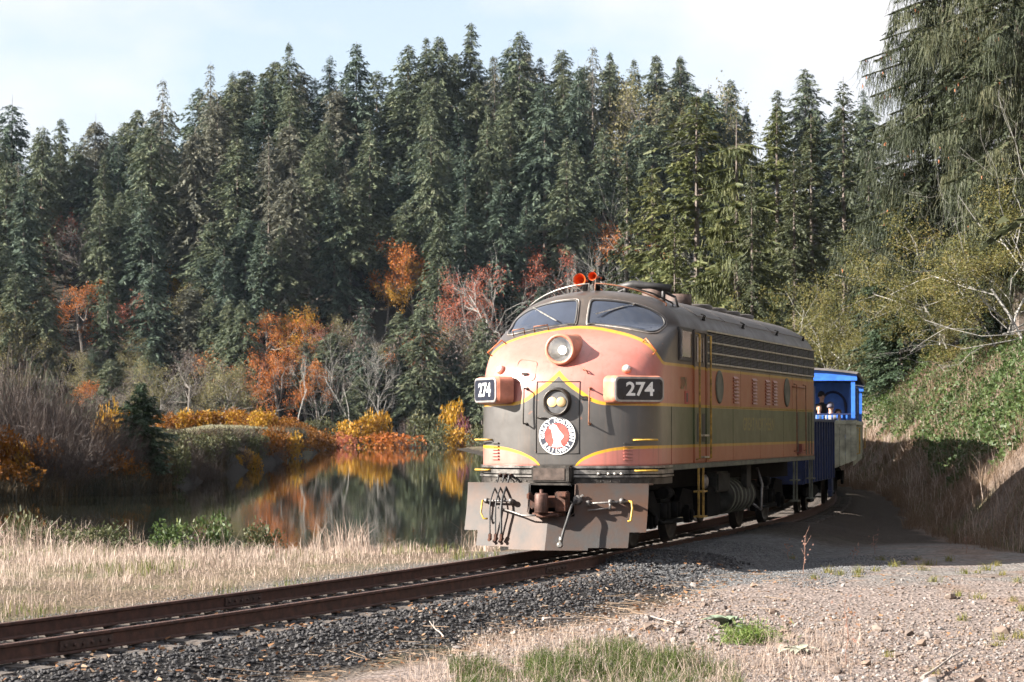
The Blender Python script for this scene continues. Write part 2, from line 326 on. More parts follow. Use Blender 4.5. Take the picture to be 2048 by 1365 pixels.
# ------------------------------------------------------------------ railway track
RUST = mat('rail_rust', (.075, .034, .025), .8, .1, .25, 9, bump=.25, bscale=90)
RUST_DARK = mat('joint_bar_rust', (.07, .04, .032), .85, .1, .3, 14)
TIE = mat('weathered_tie_wood', (.08, .066, .058), .9, 0, .3, 7, bump=.5, bscale=30)
track = empty('railway_track', (0, 0, 0)); tag(track, kind='structure')
def rails():
    prof = [(-.07, -.185), (.07, -.185), (.07, -.17), (.012, -.155), (.010, -.045), (.036, -.03), (.036, -.006), (.028, 0), (-.028, 0), (-.036, -.006), (-.036, -.03), (-.010, -.045), (-.012, -.155), (-.07, -.17)]
    ss = np.concatenate([np.arange(-45, 60, .5), np.arange(60, 330, 3.0)])
    for lat in (-.755, .755):
        x, y, h = track_pt(ss, lat); mb = MB(); n = len(prof); vs = []
        for i in range(len(ss)):
            c, s_ = math.cos(h[i]), math.sin(h[i])
            vs += [(x[i] + a * c, y[i] - a * s_, b) for a, b in prof]
        mb.add(vs, [(i * n + j, i * n + (j + 1) % n, (i + 1) * n + (j + 1) % n, (i + 1) * n + j) for i in range(len(ss) - 1) for j in range(n)])
        r = mb.build('rail', RUST, track)
    for s_, lat in ((-9.6, -.755), (-2.2, .755), (-15.2, .755)):
        x, y, h = track_pt(s_, lat); mb = MB()
        for sd in (-1, 1):
            mb.box(sd * .022 - .014, sd * .022 + .014, -.46, .46, -.15, -.05)
            for k in range(6): mb.lathe([(.02, 0), (.02, .022), (.012, .03)], (sd * .034, -.38 + k * .152, -.1), (sd, 0, 0), 6)
        mb.build('joint_bar', RUST_DARK, track, loc=(x, y, 0), rot=(0, 0, -h))
    rnd = random.Random(5); ms = []
    for k in range(5):
        mb = MB(); w = .11 + rnd.random() * .015
        mb.box(-1.3, 1.3, -w, w, -.4, -.188)
        ms.append(mb.build('tie', TIE, None, bevel=.012).data); bpy.data.objects.remove(bpy.data.objects['tie'])
    s_ = -21.0; k = 0
    while s_ < 40:
        x, y, h = track_pt(s_); link('tie', ms[k % 5], track, (x, y, -.006 - .012 * rnd.random()), (rnd.uniform(-.01, .01), 0, -h + rnd.uniform(-.02, .02)), (rnd.uniform(.97, 1.03), 1, 1)); s_ += .56; k += 1
rails()
# ------------------------------------------------------------------ locomotive
def crv(pts, n=400):
    """Catmull-Rom through (x, y) points with rising x, as a lookup"""
    P = np.array(pts, float); Q = np.vstack([2 * P[0] - P[1], P, 2 * P[-1] - P[-2]]); o = []
    for i in range(1, len(Q) - 2):
        t = np.linspace(0, 1, max(4, n // len(P)), endpoint=False)[:, None]
        o.append(.5 * (2 * Q[i] + (Q[i + 1] - Q[i - 1]) * t + (2 * Q[i - 1] - 5 * Q[i] + 4 * Q[i + 1] - Q[i + 2]) * t ** 2 + (3 * Q[i] - Q[i - 1] - 3 * Q[i + 1] + Q[i + 2]) * t ** 3))
    o = np.vstack(o + [P[-1:]]); xs = np.maximum.accumulate(o[:, 0]); ys = o[:, 1]
    return lambda x: np.interp(x, xs, ys)
HW, LEN, ROOF0, ROOFH = 1.6, 15.3, 3.85, .78
noseU = crv([(1.2, .03), (1.48, 0), (2.2, 0), (2.6, .02), (2.95, .07), (3.2, .19), (3.45, .43), (3.65, .76), (3.82, 1.14), (3.93, 1.42), (4.0, 1.48), (4.42, 1.69), (4.50, 1.80), (4.57, 2.03), (4.61, 2.4), (4.63, 3.0)])
def halfw(w): return HW * np.sqrt(np.maximum(1 - (np.maximum(w - ROOF0, 0) / ROOFH) ** 2, 1e-6))
ND, NP_ = .95, 2.3
def nose_u(v, w):
    k = np.minimum(np.abs(v) / halfw(w), .99999); return noseU(w) + ND * (1 - (1 - k ** NP_) ** (1 / NP_))
def surf(v, w, off=0.0):
    e = .004; p = Vector((v, float(nose_u(v, w)), w))
    a = Vector((2 * e, float(nose_u(v + e, w) - nose_u(v - e, w)), 0)); b = Vector((0, float(nose_u(v, w + e) - nose_u(v, w - e)), 2 * e))
    n = a.cross(b).normalized()
    return p + n * off
def surf_n(v, w): return (surf(v, w, 1.0) - surf(v, w)).normalized()

def livery():
    m = bpy.data.materials.new('faded_railway_paint'); m.use_nodes = True; nt = m.node_tree; N = nt.nodes.new; Lk = nt.links.new; p = nt.nodes['Principled BSDF']
    tc = N('ShaderNodeTexCoord'); sp = N('ShaderNodeSeparateXYZ'); Lk(tc.outputs['Object'], sp.inputs[0])
    def M(op, a, b=None, c=None):
        n = N('ShaderNodeMath'); n.operation = op
        for i, x in enumerate((a, b, c)):
            if x is None: continue
            if isinstance(x, (int, float)): n.inputs[i].default_value = x
            else: Lk(x, n.inputs[i])
        return n.outputs[0]
    av = M('ABSOLUTE', sp.outputs[0]); an = M('DIVIDE', av, 1.6); w = sp.outputs[2]; u = sp.outputs[1]
    def curve(pts):
        n = N('ShaderNodeFloatCurve'); c = n.mapping.curves[0]; Pn = [(v / 1.6, y / 5) for v, y in pts]
        while len(c.points) < len(Pn): c.points.new(.5, .5)
        for q, (a, b) in zip(c.points, Pn): q.location = (a, b); q.handle_type = 'VECTOR' if len(Pn) < 6 else 'AUTO'
        n.mapping.update(); Lk(an, n.inputs['Value']); return M('MULTIPLY', n.outputs[0], 5.0)
    top = curve([(0, 3.93), (.35, 3.90), (.7, 3.83), (1.05, 3.735), (1.3, 3.62), (1.45, 3.49), (1.55, 3.36), (1.585, 3.29), (1.6, 3.27)])
    peak = curve([(0, 3.02), (.12, 2.90), (.45, 2.665), (.6, 2.575), (.75, 2.53), (.95, 2.515), (1.3, 2.51), (1.6, 2.51)])
    low = curve([(0, 1.15), (.22, 1.36), (.36, 1.56), (.55, 1.68), (.8, 1.765), (1.1, 1.815), (1.4, 1.83), (1.6, 1.835)])
    def step(x, edge_out, wid=.006):      # 1 where x is above the edge
        d = M('SUBTRACT', x, edge_out); n = N('ShaderNodeMapRange'); n.inputs['From Min'].default_value = -wid; n.inputs['From Max'].default_value = wid; Lk(d, n.inputs['Value']); return n.outputs[0]
    def mix(f, a, b):
        n = N('ShaderNodeMix'); n.data_type = 'RGBA'
        for k, x in (('Factor', f), ('A', a), ('B', b)):
            if isinstance(x, tuple): n.inputs[k].default_value = (*x, 1)
            elif isinstance(x, (int, float)): n.inputs[k].default_value = x
            else: Lk(x, n.inputs[k])
        return n.outputs['Result']
    nz = N('ShaderNodeTexNoise'); nz.inputs['Scale'].default_value = 2.2; nz.inputs['Detail'].default_value = 8; nz.inputs['Roughness'].default_value = .65; Lk(tc.outputs['Object'], nz.inputs['Vector'])
    mp = N('ShaderNodeMapping'); mp.inputs['Scale'].default_value = (9, 9, .45); Lk(tc.outputs['Object'], mp.inputs[0]); st = N('ShaderNodeTexNoise'); st.inputs['Scale'].default_value = 1.6; st.inputs['Detail'].default_value = 6; Lk(mp.outputs[0], st.inputs['Vector'])
    def rng(x, a, b, c, d):
        n = N('ShaderNodeMapRange'); 
        for k, q in zip(('From Min', 'From Max', 'To Min', 'To Max'), (a, b, c, d)): n.inputs[k].default_value = q
        Lk(x, n.inputs['Value']); return n.outputs[0]
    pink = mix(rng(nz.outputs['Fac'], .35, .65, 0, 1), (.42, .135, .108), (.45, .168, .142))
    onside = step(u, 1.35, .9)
    pink = mix(onside, pink, mix(rng(nz.outputs['Fac'], .35, .65, 0, 1), (.27, .090, .045), (.31, .118, .066)))  # flank pink set darker than the nose pink to deepen the shaded side
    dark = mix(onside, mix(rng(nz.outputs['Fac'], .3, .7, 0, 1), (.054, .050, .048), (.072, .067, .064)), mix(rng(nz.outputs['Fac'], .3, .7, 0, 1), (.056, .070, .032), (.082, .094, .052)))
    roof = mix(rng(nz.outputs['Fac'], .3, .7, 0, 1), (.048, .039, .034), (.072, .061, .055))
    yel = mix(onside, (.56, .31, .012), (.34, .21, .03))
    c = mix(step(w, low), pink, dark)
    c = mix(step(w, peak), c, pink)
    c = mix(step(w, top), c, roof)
    def band(edge, wid): return M('MULTIPLY', step(w, M('SUBTRACT', edge, wid)), M('SUBTRACT', 1.0, step(w, edge)))
    ypk = M('ADD', .05, M('MULTIPLY', M('SUBTRACT', 1.0, step(av, .5, .35)), .045))
    dpk = M('SUBTRACT', w, peak)
    c = mix(M('MULTIPLY', step(dpk, 0.0), M('SUBTRACT', 1.0, step(M('SUBTRACT', dpk, ypk), 0.0))), c, yel)
    c = mix(band(top, .05), c, yel)
    c = mix(M('MULTIPLY', band(low, .05), step(av, .25, .01)), c, yel)
    # no stripe peak through the louvre band: the hood above the pink is dark
    # grime: streaks and blotches
    g = M('MULTIPLY', rng(st.outputs['Fac'], .52, .74, 0, .45), rng(nz.outputs['Fac'], .3, .6, .35, 1))
    c = mix(g, c, (.12, .085, .065))
    ch = N('ShaderNodeTexNoise'); ch.inputs['Scale'].default_value = 11; ch.inputs['Detail'].default_value = 5; Lk(tc.outputs['Object'], ch.inputs['Vector'])
    c = mix(rng(ch.outputs['Fac'], .69, .72, 0, .5), c, (.20, .09, .06))
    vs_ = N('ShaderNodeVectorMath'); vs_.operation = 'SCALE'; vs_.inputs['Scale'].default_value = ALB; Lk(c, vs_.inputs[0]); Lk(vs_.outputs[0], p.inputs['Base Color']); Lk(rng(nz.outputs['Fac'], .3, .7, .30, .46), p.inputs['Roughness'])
    Lk(M('MULTIPLY', M('SUBTRACT', 1.0, onside), .45), p.inputs['Coat Weight']); Lk(M('SUBTRACT', .5, M('MULTIPLY', onside, .38)), p.inputs['Specular IOR Level']); p.inputs['Coat Roughness'].default_value = .26
    bp = N('ShaderNodeBump'); bp.inputs['Strength'].default_value = .06; bp.inputs['Distance'].default_value = .03; Lk(nz.outputs['Fac'], bp.inputs['Height']); Lk(bp.outputs[0], p.inputs['Normal'])
    return m
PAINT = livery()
ROOFM = mat('roof_brown_paint', (0.077, 0.0651, 0.0581), .55, 0, .25, 3, bump=.1, bscale=12)
DARKM = mat('black_underframe', (.008, .0075, .0075), .9, 0, .35, 5, spec=.1)
GREYM = mat('grey_green_sill', (0.0975, 0.101, 0.075), .7, 0, .25, 4)
CHROME = mat('dull_bright_metal', (0.385, 0.371, 0.35), .35, .8, .2, 12)
GRIMY = mat('grimy_steel', (0.054, 0.048, 0.0432), .45, .6, .35, 6, bump=.1)
ORANGEM = mat('orange_paint', (0.49, 0.133, 0.042), .45, 0, .15, 6)
HORNM = mat('red_orange_horn', (0.637, 0.0975, 0.015), .4, 0, .1, 8)
YELM = mat('yellow_grab_paint', (0.434, 0.266, 0.035), .5, 0, .25, 9)
YELSIDE = mat('worn_yellow_grab', (0.3, 0.18, 0.03), .6, 0, .3, 9)
CREAM = mat('cream_trim', (0.345, 0.315, 0.24), .5, .2, .2, 6)
GLASSD = mat('dark_cab_glass', (.034, .042, .062), .06, 0, .1, 2, spec=.75)
RUBBER = mat('black_rubber', (.02, .019, .02), .55, 0, .2, 10)
WHITEP = mat('white_sign_paint', (.80, .80, .78), .5, 0, .05, 8)
BLACKP = mat('black_sign_face', (.014, .016, .028), .3, 0, .2, 8)
REDP = mat('emblem_red', (.62, .07, .055), .5, 0, .15, 8)
PLOWM = mat('rusty_plow_steel', (.048, .046, .046), .6, 0, .2, 1.7, c2=(.072, .036, .022), bump=.08, bscale=18, amt=.5, spec=.3)
COUPM = mat('rusty_coupler_iron', (0.078, 0.0293, 0.0164), .75, .2, .35, 7, bump=.3, bscale=30)
STEELG = mat('worn_grey_steel', (0.18, 0.168, 0.162), .45, .5, .25, 10)
WHEELM = mat('wheel_steel', (.03, .026, .024), .6, .5, .3, 6)
TANKM = mat('dusty_grey_tank', (.034, .033, .029), .85, 0, .3, 4, spec=.2)

loco = empty('diesel_locomotive', (NOSE[0], NOSE[1], 0), -TH0, 'salmon pink, black and green streamlined diesel locomotive numbered 274', 'locomotive')
def part(mb, name, m, parent=loco, **kw): return mb.build(name, m, parent, **kw)

def body():
    ws = np.concatenate([np.linspace(1.46, 3.15, 24, endpoint=False), np.linspace(3.15, ROOF0, 22, endpoint=False), ROOF0 + ROOFH * np.sin(np.linspace(0, math.pi / 2, 26))])
    ws[-1] = ROOF0 + ROOFH - 1e-4
    t = np.linspace(0, math.pi, 73); ct = np.cos(t); back = np.array([LEN, 12., 9., 6., 4., 3.2])
    rows = []
    for w in ws:
        W = float(halfw(w)); v = W * np.sign(ct) * np.abs(ct) ** .8; k = np.minimum(np.abs(v) / W, 1); u = noseU(w) + ND * (1 - np.maximum(1 - k ** NP_, 0) ** (1 / NP_))
        u_end = u[0]; bb = np.maximum(back, u_end + .05 * np.arange(len(back), 0, -1))
        r = [(W, y, w) for y in bb] + list(zip(v, u, np.full_like(v, w))) + [(-W, y, w) for y in bb[::-1]]
        rows.append(r)
    n = len(rows[0]); mb = MB(); vs = [p for r in rows for p in r]
    fs = [(i * n + j, i * n + j + 1, (i + 1) * n + j + 1, (i + 1) * n + j) for i in range(len(rows) - 1) for j in range(n - 1)]
    mb.add(vs, fs, 0, True)
    # rear wall and floor
    m = len(rows); k0 = len(mb.v); rear = [(i * n, (i + 1) * n, (i + 1) * n + n - 1, i * n + n - 1) for i in range(m - 1)]
    mb.f += rear; mb.m += [0] * len(rear); mb.sm += [False] * len(rear)
    mb.f.append(tuple(range(n))); mb.m.append(0); mb.sm.append(False)
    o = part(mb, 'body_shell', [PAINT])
    return o
shell = body()

# side skin panels with open joints, sill and rivet rows
def sides():
    rnd = random.Random(3)
    for sd in (1, -1):
        def slab(u0, u1, w0, w1, d=.012, name='side_panel', m=PAINT, g=.008):
            mb = MB(); x0, x1 = sd * (HW - .004), sd * (HW + d); mb.box(min(x0, x1), max(x0, x1), u0 + g, u1 - g, w0 + g, w1 - g); return part(mb, name, m, bevel=.004)
        ups = [4.34, 7.22, 10.1, 12.62, 15.28]; los = [4.34, 6.5, 9.1, 11.6, 13.4, 15.28]
        for a, b in zip(ups, ups[1:]): slab(a, b, 2.545, 3.285)
        for a, b in zip(los, los[1:]): slab(a, b, 1.50, 2.515)
        slab(1.55, 3.12, 1.50, 2.515, d=.008); 
        mb = MB(); x0, x1 = sorted((sd * 1.595, sd * 1.630)); mb.box(x0, x1, 1.0, LEN, 1.40, 1.495); part(mb, 'side_sill', GREYM, bevel=.006)
        mb = MB()
        for uu in np.arange(1.15, LEN - .05, .16): mb.lathe([(.011, 0), (.008, .006), (0, .008)], (sd * 1.630, uu, 1.475), (sd, 0, 0), 6)
        for uu in np.arange(4.4, LEN - .05, .13): mb.lathe([(.010, 0), (.007, .006), (0, .008)], (sd * 1.601, uu, 2.53), (sd, 0, 0), 6); mb.lathe([(.010, 0), (.007, .006), (0, .008)], (sd * 1.601, uu, 3.305), (sd, 0, 0), 6)
        tag(part(mb, 'rivets', GREYM), kind='stuff')
        # grille band with bright bars
        mb = MB(); x0, x1 = sorted((sd * 1.590, sd * 1.606)); mb.box(x0, x1, 4.30, 15.24, 3.335, 3.945); gr = part(mb, 'grille_backing', DARKM)
        for w in (3.335, 3.535, 3.735, 3.945):
            mb = MB(); x0, x1 = sorted((sd * 1.60, sd * 1.634)); mb.box(x0, x1, 4.24, 15.27, w - .016, w + .016); part(mb, 'grille_bar', CREAM, bevel=.005)
        for u in np.arange(4.30, 15.3, .644):
            mb = MB(); x0, x1 = sorted((sd * 1.60, sd * 1.628)); mb.box(x0, x1, u - .011, u + .011, 3.35, 3.93); part(mb, 'grille_divider', GREYM)
        mb = MB()
        for k in range(3):
            for j in range(6):
                w = 3.366 + k * .2 + j * .028; x = sd * 1.607
                mb.add([(x, 4.3, w), (x, 15.24, w), (x + sd * .016, 15.24, w - .016), (x + sd * .016, 4.3, w - .016), (x, 4.3, w + .004), (x, 15.24, w + .004), (x + sd * .016, 15.24, w - .012), (x + sd * .016, 4.3, w - .012)], [(0, 1, 2, 3), (4, 7, 6, 5), (3, 2, 6, 7), (0, 4, 5, 1)])
        tag(part(mb, 'grille_slats', mat('grille_slat_grey', (.10, .092, .085), .6, .2, .2, 5)), kind='stuff')
        # portholes
        for u in (5.28, 11.97):
            mb = MB(); mb.lathe([(.24, 0), (.315, .0), (.315, .022), (.27, .035), (.24, .022)], (sd * 1.608, u, 2.915), (sd, 0, 0), 32); ph = part(mb, 'porthole', GREYM)
            mb = MB(); mb.lathe([(.262, .0), (.262, .012)], (sd * 1.608, u, 2.915), (sd, 0, 0), 32); part(mb, 'pane', mat('grimy_porthole_glass', (.24, .24, .19), .22, 0, .12, 5, spec=.5), ph)
        # four columns of pressed louvres
        for u in (6.72, 8.5, 9.85, 10.62):
            mb = MB()
            for k in range(8):
                w = 2.62 + k * .068; mb.add([(sd * 1.612, u - .21, w), (sd * 1.612, u + .21, w), (sd * 1.650, u + .21, w), (sd * 1.650, u - .21, w), (sd * 1.612, u - .21, w + .05), (sd * 1.612, u + .21, w + .05)], [(0, 1, 2, 3), (3, 2, 5, 4), (0, 3, 4), (1, 5, 2)])
            part(mb, 'side_louvre', PAINT)
        # rear service door, its grabs and a small red valve box
        for u in (12.8, 13.9):
            mb = MB(); mb.tube([(sd * 1.61, u, 1.62), (sd * 1.68, u, 1.64), (sd * 1.68, u, 3.10), (sd * 1.61, u, 3.12)], .013, 8); part(mb, 'side_grab', mat('oxide_brown_grab', (.20, .08, .04), .6, 0, .2, 9))
        mb = MB(); mb.tube([(sd * 1.615, 12.62, 3.05), (sd * 1.66, 12.62, 3.05), (sd * 1.66, 14.1, 3.05), (sd * 1.615, 14.1, 3.05)], .012, 8); part(mb, 'side_grab', mat('oxide_brown_grab', (1, 1, 1)))
        for u in (13.22, 14.25, 14.6, 14.95):
            mb = MB(); x0, x1 = sorted((sd * 1.610, sd * 1.632)); mb.box(x0, x1, u - .02, u + .02, 1.53, 2.49); part(mb, 'batten', GREYM)
        mb = MB(); x0, x1 = sorted((sd * 1.61, sd * 1.70)); mb.box(x0, x1, 13.15, 13.75, 1.56, 1.60); mb.box(x0, x1, 13.28, 13.5, 1.6, 1.78); part(mb, 'valve_box', mat('oxide_red_box', (.22, .05, .035), .6, 0, .2, 9), bevel=.01)
        # cab side: window, door, mirror post, tall grabs, kick step openings
        def slabm(name, u0, u1, w0, w1, d0, d1, m, par=loco, bv=.01):
            mb = MB(); x0, x1 = sorted((sd * (HW + d0), sd * (HW + d1))); mb.box(x0, x1, u0, u1, w0, w1); return mb.build(name, m, par, bevel=bv)
        wf = slabm('cab_side_window', 2.08, 3.06, 3.33, 3.93, -.02, .02, RUBBER)
        slabm('pane', 2.15, 2.99, 3.40, 3.87, .018, .026, GLASSD, wf, .004)
        slabm('sliding_sash', 2.15, 2.22, 3.38, 3.89, .022, .05, STEELG, wf, .004)
        dr = slabm('cab_door', 3.30, 4.14, 1.52, 3.86, -.03, .010, PAINT, loco, .012)
        slabm('frame', 3.20, 3.28, 1.50, 3.92, -.02, .030, PAINT, dr, .006); slabm('frame', 4.16, 4.24, 1.50, 3.92, -.02, .030, PAINT, dr, .006); slabm('frame', 3.28, 4.16, 3.875, 3.93, -.02, .028, ROOFM, dr, .006)
        slabm('pane', 3.46, 3.98, 3.34, 3.80, .009, .020, GLASSD, dr, .005)
        for u in (3.46, 3.86): slabm('toe_hole', u, u + .24, 1.88, 2.40, .008, .016, RUBBER, dr, .004)
        for u in (3.30, 4.20):
            mb = MB(); mb.tube([(sd * 1.60, u, 1.56), (sd * 1.70, u, 1.58), (sd * 1.70, u, 3.84), (sd * 1.60, u, 3.86)], .021, 8); part(mb, 'door_grab', YELSIDE)
        for w in (1.58, 1.98):
            slabm('door_step', 3.72, 4.12, w, w + .035, .0, .09, CREAM, dr, .006)
        # ladders under the sill
        for u, wd in ((3.72, .36), (12.9, .34), (14.82, .3)):
            mb = MB()
            for e in (-.5, .5): mb.box(*sorted((sd * 1.60, sd * 1.635)), u + e * wd - .018, u + e * wd + .018, .50, 1.41)
            for w in (.50, .96): mb.box(*sorted((sd * 1.52, sd * 1.70)), u - wd / 2, u + wd / 2, w, w + .03)
            part(mb, 'side_ladder', YELSIDE if u < 5 else GREYM)
        # number and a small notice on the cab flank, lettering on the green
        ax = Vector((0, 1, 0)) if sd > 0 else Vector((0, -1, 0))
        def letter(txt, size, u, w, name, m, par=loco, d=.014):
            vs, fs = text_mesh(txt, size, bold=size * .02); mb = MB(); mb.add([Vector((sd * (HW + d), u, w)) + ax * x + Vector((0, 0, y)) for x, y, z in vs], fs); return part(mb, name, m, par, fix=False)
        letter('274', .30, 2.45, 2.92, 'number_lettering', mat('faded_dark_lettering', (.16, .115, .05), .6, 0, .3, 9), d=.010)
        letter('GREAT NORTHERN', .36, 9.0, 2.2, 'name_lettering', mat('faded_gold_lettering', (.25, .20, .065), .6, 0, .35, 5, c2=(.145, .15, .075)))
        nb = slabm('notice_plate', 2.55, 2.85, 2.56, 2.80, .0, .010, mat('notice_red', (.30, .035, .03), .5, 0, .1, 9), loco, .003)
        slabm('notice_mark', 2.64, 2.76, 2.60, 2.76, .010, .014, mat('notice_dark', (.05, .02, .02), .5), nb, .002)
sides()

# windscreens
def screens():
    out = [(.115, 3.985), (.20, 3.965), (.45, 3.935), (.80, 3.885), (1.12, 3.825), (1.27, 3.80), (1.365, 3.83), (1.398, 3.93), (1.375, 4.035), (1.295, 4.125), (1.10, 4.235), (.85, 4.315), (.55, 4.37), (.25, 4.395), (.15, 4.385), (.115, 4.31)]
    # refine the outline
    P = np.array(out); n = len(P); fine = []
    for i in range(n):
        p0, p1, p2, p3 = P[i - 1], P[i], P[(i + 1) % n], P[(i + 2) % n]
        for t in (0, .25, .5, .75): fine.append(.5 * (2 * p1 + (p2 - p0) * t + (2 * p0 - 5 * p1 + 4 * p2 - p3) * t * t + (3 * p1 - p0 - 3 * p2 + p3) * t ** 3))
    fine = np.array(fine); c = np.array([.72, 4.10])
    for sd in (1, -1):
        mb = MB(); vs = []; rings = [1.0, .8, .6, .4, .2]
        for r in rings: vs += [surf(sd * (c[0] + (q[0] - c[0]) * r), c[1] + (q[1] - c[1]) * r, .006) for q in fine]
        vs.append(surf(sd * c[0], c[1], .006)); m = len(fine)
        fs = [(i * m + j, i * m + (j + 1) % m, (i + 1) * m + (j + 1) % m, (i + 1) * m + j) for i in range(len(rings) - 1) for j in range(m)] + [((len(rings) - 1) * m + j, (len(rings) - 1) * m + (j + 1) % m, len(rings) * m) for j in range(m)]
        mb.add(vs, fs, 0, True); ws = part(mb, 'windscreen', GLASSD)
        mb = MB(); pts = [surf(sd * q[0], q[1], .010) for q in fine]; mb.tube(pts + pts[:2], .021, 6, cap=False); part(mb, 'gasket', RUBBER, ws)
        mb = MB(); o2 = [surf(sd * (c[0] + (q[0] - c[0]) * 1.035), c[1] + (q[1] - c[1]) * 1.075, .008) for q in fine]; mb.tube(o2 + o2[:2], .013, 6, cap=False); part(mb, 'trim', mat('worn_frame_metal', (.24, .21, .19), .4, .5, .2, 9), ws)
        if sd > 0: a, b = (.86, 4.30), (.38, 4.16)
        else: a, b = (-.98, 4.26), (-.55, 4.06)
        mb = MB(); pa = surf(*a, .05); pb = surf(*b, .045); mb.tube([surf(*a, -.01), pa], .016, 6); mb.bar(pa, pb, .014, .010)
        m0 = pa.lerp(pb, .35); mb.bar(m0 + Vector((0, -.008, 0)), pb + (pb - pa) * .25 + Vector((0, -.006, 0)), .020, .022); part(mb, 'wiper', CHROME, ws)
screens()

def headlights():
    # upper lamp in a long housing
    o = Vector((0, .13, 3.475)); ax = (0, 1, -.02); mb = MB()
    mb.lathe([(.205, .02), (.215, 0), (.25, -.012), (.268, .02), (.268, .12), (.275, .30), (.29, .62), (.32, .95)], o, ax, 40, caps=False); hl = part(mb, 'upper_headlight', mat('pink_housing_paint', (0.49, 0.184, 0.116), .4, 0, .15, 4))
    mb = MB(); mb.lathe([(.205, .03), (.17, .09), (.10, .16), (.03, .19), (0, .19)], o, ax, 32, caps=False); part(mb, 'reflector', mat('lamp_reflector', (.22, .22, .23), .4, .6, .05, 5), hl)
    mb = MB(); mb.lathe([(.075, .10), (.055, .07), (0, .055)], o + Vector((.02, 0, -.01)), ax, 20); part(mb, 'bulb', mat('headlight_bulb', (1, .9, .8), .3, emit=(1, .88, .70), estr=1.6), hl)
    mb = MB(); mb.lathe([(.207, .015), (.15, .004), (0, 0)], o, ax, 32, caps=False); g = bpy.data.materials.new('lamp_glass'); g.use_nodes = True; nt = g.node_tree; nt.nodes.remove(nt.nodes['Principled BSDF'])
    ms = nt.nodes.new('ShaderNodeMixShader'); ms.inputs[0].default_value = .16; tr_ = nt.nodes.new('ShaderNodeBsdfTransparent'); gl = nt.nodes.new('ShaderNodeBsdfGlossy'); gl.inputs['Roughness'].default_value = .08
    nt.links.new(tr_.outputs[0], ms.inputs[1]); nt.links.new(gl.outputs[0], ms.inputs[2]); nt.links.new(ms.outputs[0], nt.nodes['Material Output'].inputs[0]); part(mb, 'lens', g, hl)
    # lower twin sealed-beam lamp on the nose door
    o = Vector((0, -.10, 2.575)); ax = (0, 1, 0); mb = MB()
    mb.lathe([(.19, .03), (.20, 0), (.222, -.01), (.235, .015), (.235, .06), (.25, .14)], o, ax, 40, caps=False); h2 = part(mb, 'nose_headlight', GRIMY)
    mb = MB(); mb.lathe([(.193, .035), (0, .05)], o, ax, 32); part(mb, 'lamp_plate', mat('brushed_lamp_plate', (.10, .10, .105), .5, .4, .15, 6), h2)
    for dx, e in ((-.075, 1.0), (.085, .25)):
        mb = MB(); mb.lathe([(.085, .035), (.082, .02), (.05, .008), (0, .004)], o + Vector((dx, 0, .0)), ax, 24); part(mb, 'bulb', mat('sealed_beam_%s' % ('lit' if e > .5 else 'dim'), (.30, .22, .13), .25, emit=(1, .62, .26), estr=e * .35), h2)
    # class lights
    for sd in (1, -1):
        p = surf(sd * 1.12, 3.13); n = surf_n(sd * 1.12, 3.13); mb = MB(); mb.lathe([(.085, -.03), (.082, .02), (.062, .045), (.055, .05)], p, n, 20); c = part(mb, 'marker_light', mat('pink_housing_paint', (1, 1, 1)))
        mb = MB(); mb.lathe([(.066, .04), (.05, .07), (.025, .085), (0, .09)], p, n, 20); part(mb, 'lens', mat('marker_lens', (.75, .75, .76), .12, .3, .1, 6), c)
headlights()

def number_boards():
    for sd in (1, -1):
        psi = R(50); n = Vector((sd * math.sin(psi), -math.cos(psi), 0)); ax = Vector((sd * math.cos(psi), math.sin(psi), 0)); c = Vector((sd * 1.315, .30, 2.785)) + n * .065
        def rr(w, h, r, k=6):
            o = []
            for cx, cy, a0 in ((w - r, h - r, 0), (-w + r, h - r, 90), (-w + r, -h + r, 180), (w - r, -h + r, 270)):
                o += [(cx + r * math.cos(R(a0 + 90 * i / k)), cy + r * math.sin(R(a0 + 90 * i / k))) for i in range(k + 1)]
            return o
        def loft(rings):
            mb = MB(); k = len(rings[0][0]); vs = []
            for poly, off in rings: vs += [c + ax * x + Vector((0, 0, y)) + n * off for x, y in poly]
            fs = [(i * k + j, i * k + (j + 1) % k, (i + 1) * k + (j + 1) % k, (i + 1) * k + j) for i in range(len(rings) - 1) for j in range(k)]
            fs.append(tuple(range((len(rings) - 1) * k, len(rings) * k))); mb.add(vs, fs, 0, False); return mb
        h = part(loft([(rr(.53, .24, .115), -.30), (rr(.535, .235, .11), -.05), (rr(.515, .215, .10), .0)]), 'number_board', mat('pink_housing_paint', (1, 1, 1)))
        part(loft([(rr(.505, .212, .09), -.005), (rr(.505, .212, .09), .022), (rr(.49, .197, .085), .028)]), 'frame', mat('board_frame_metal', (0.375, 0.352, 0.345), .4, .5, .12, 8), h)
        part(loft([(rr(.47, .178, .075), .02), (rr(.47, .178, .075), .031)]), 'face', BLACKP, h)
        vs, fs = text_mesh('274', .32, bold=.008); mb = MB(); rx = ax if sd > 0 else -ax
        # digits read left to right for a viewer in front
        mb.add([c + n * .0335 + rx * (x * 1.22) + Vector((0, 0, y - .005)) for x, y, z in vs], fs); part(mb, 'digits', WHITEP, h, fix=False)
number_boards()

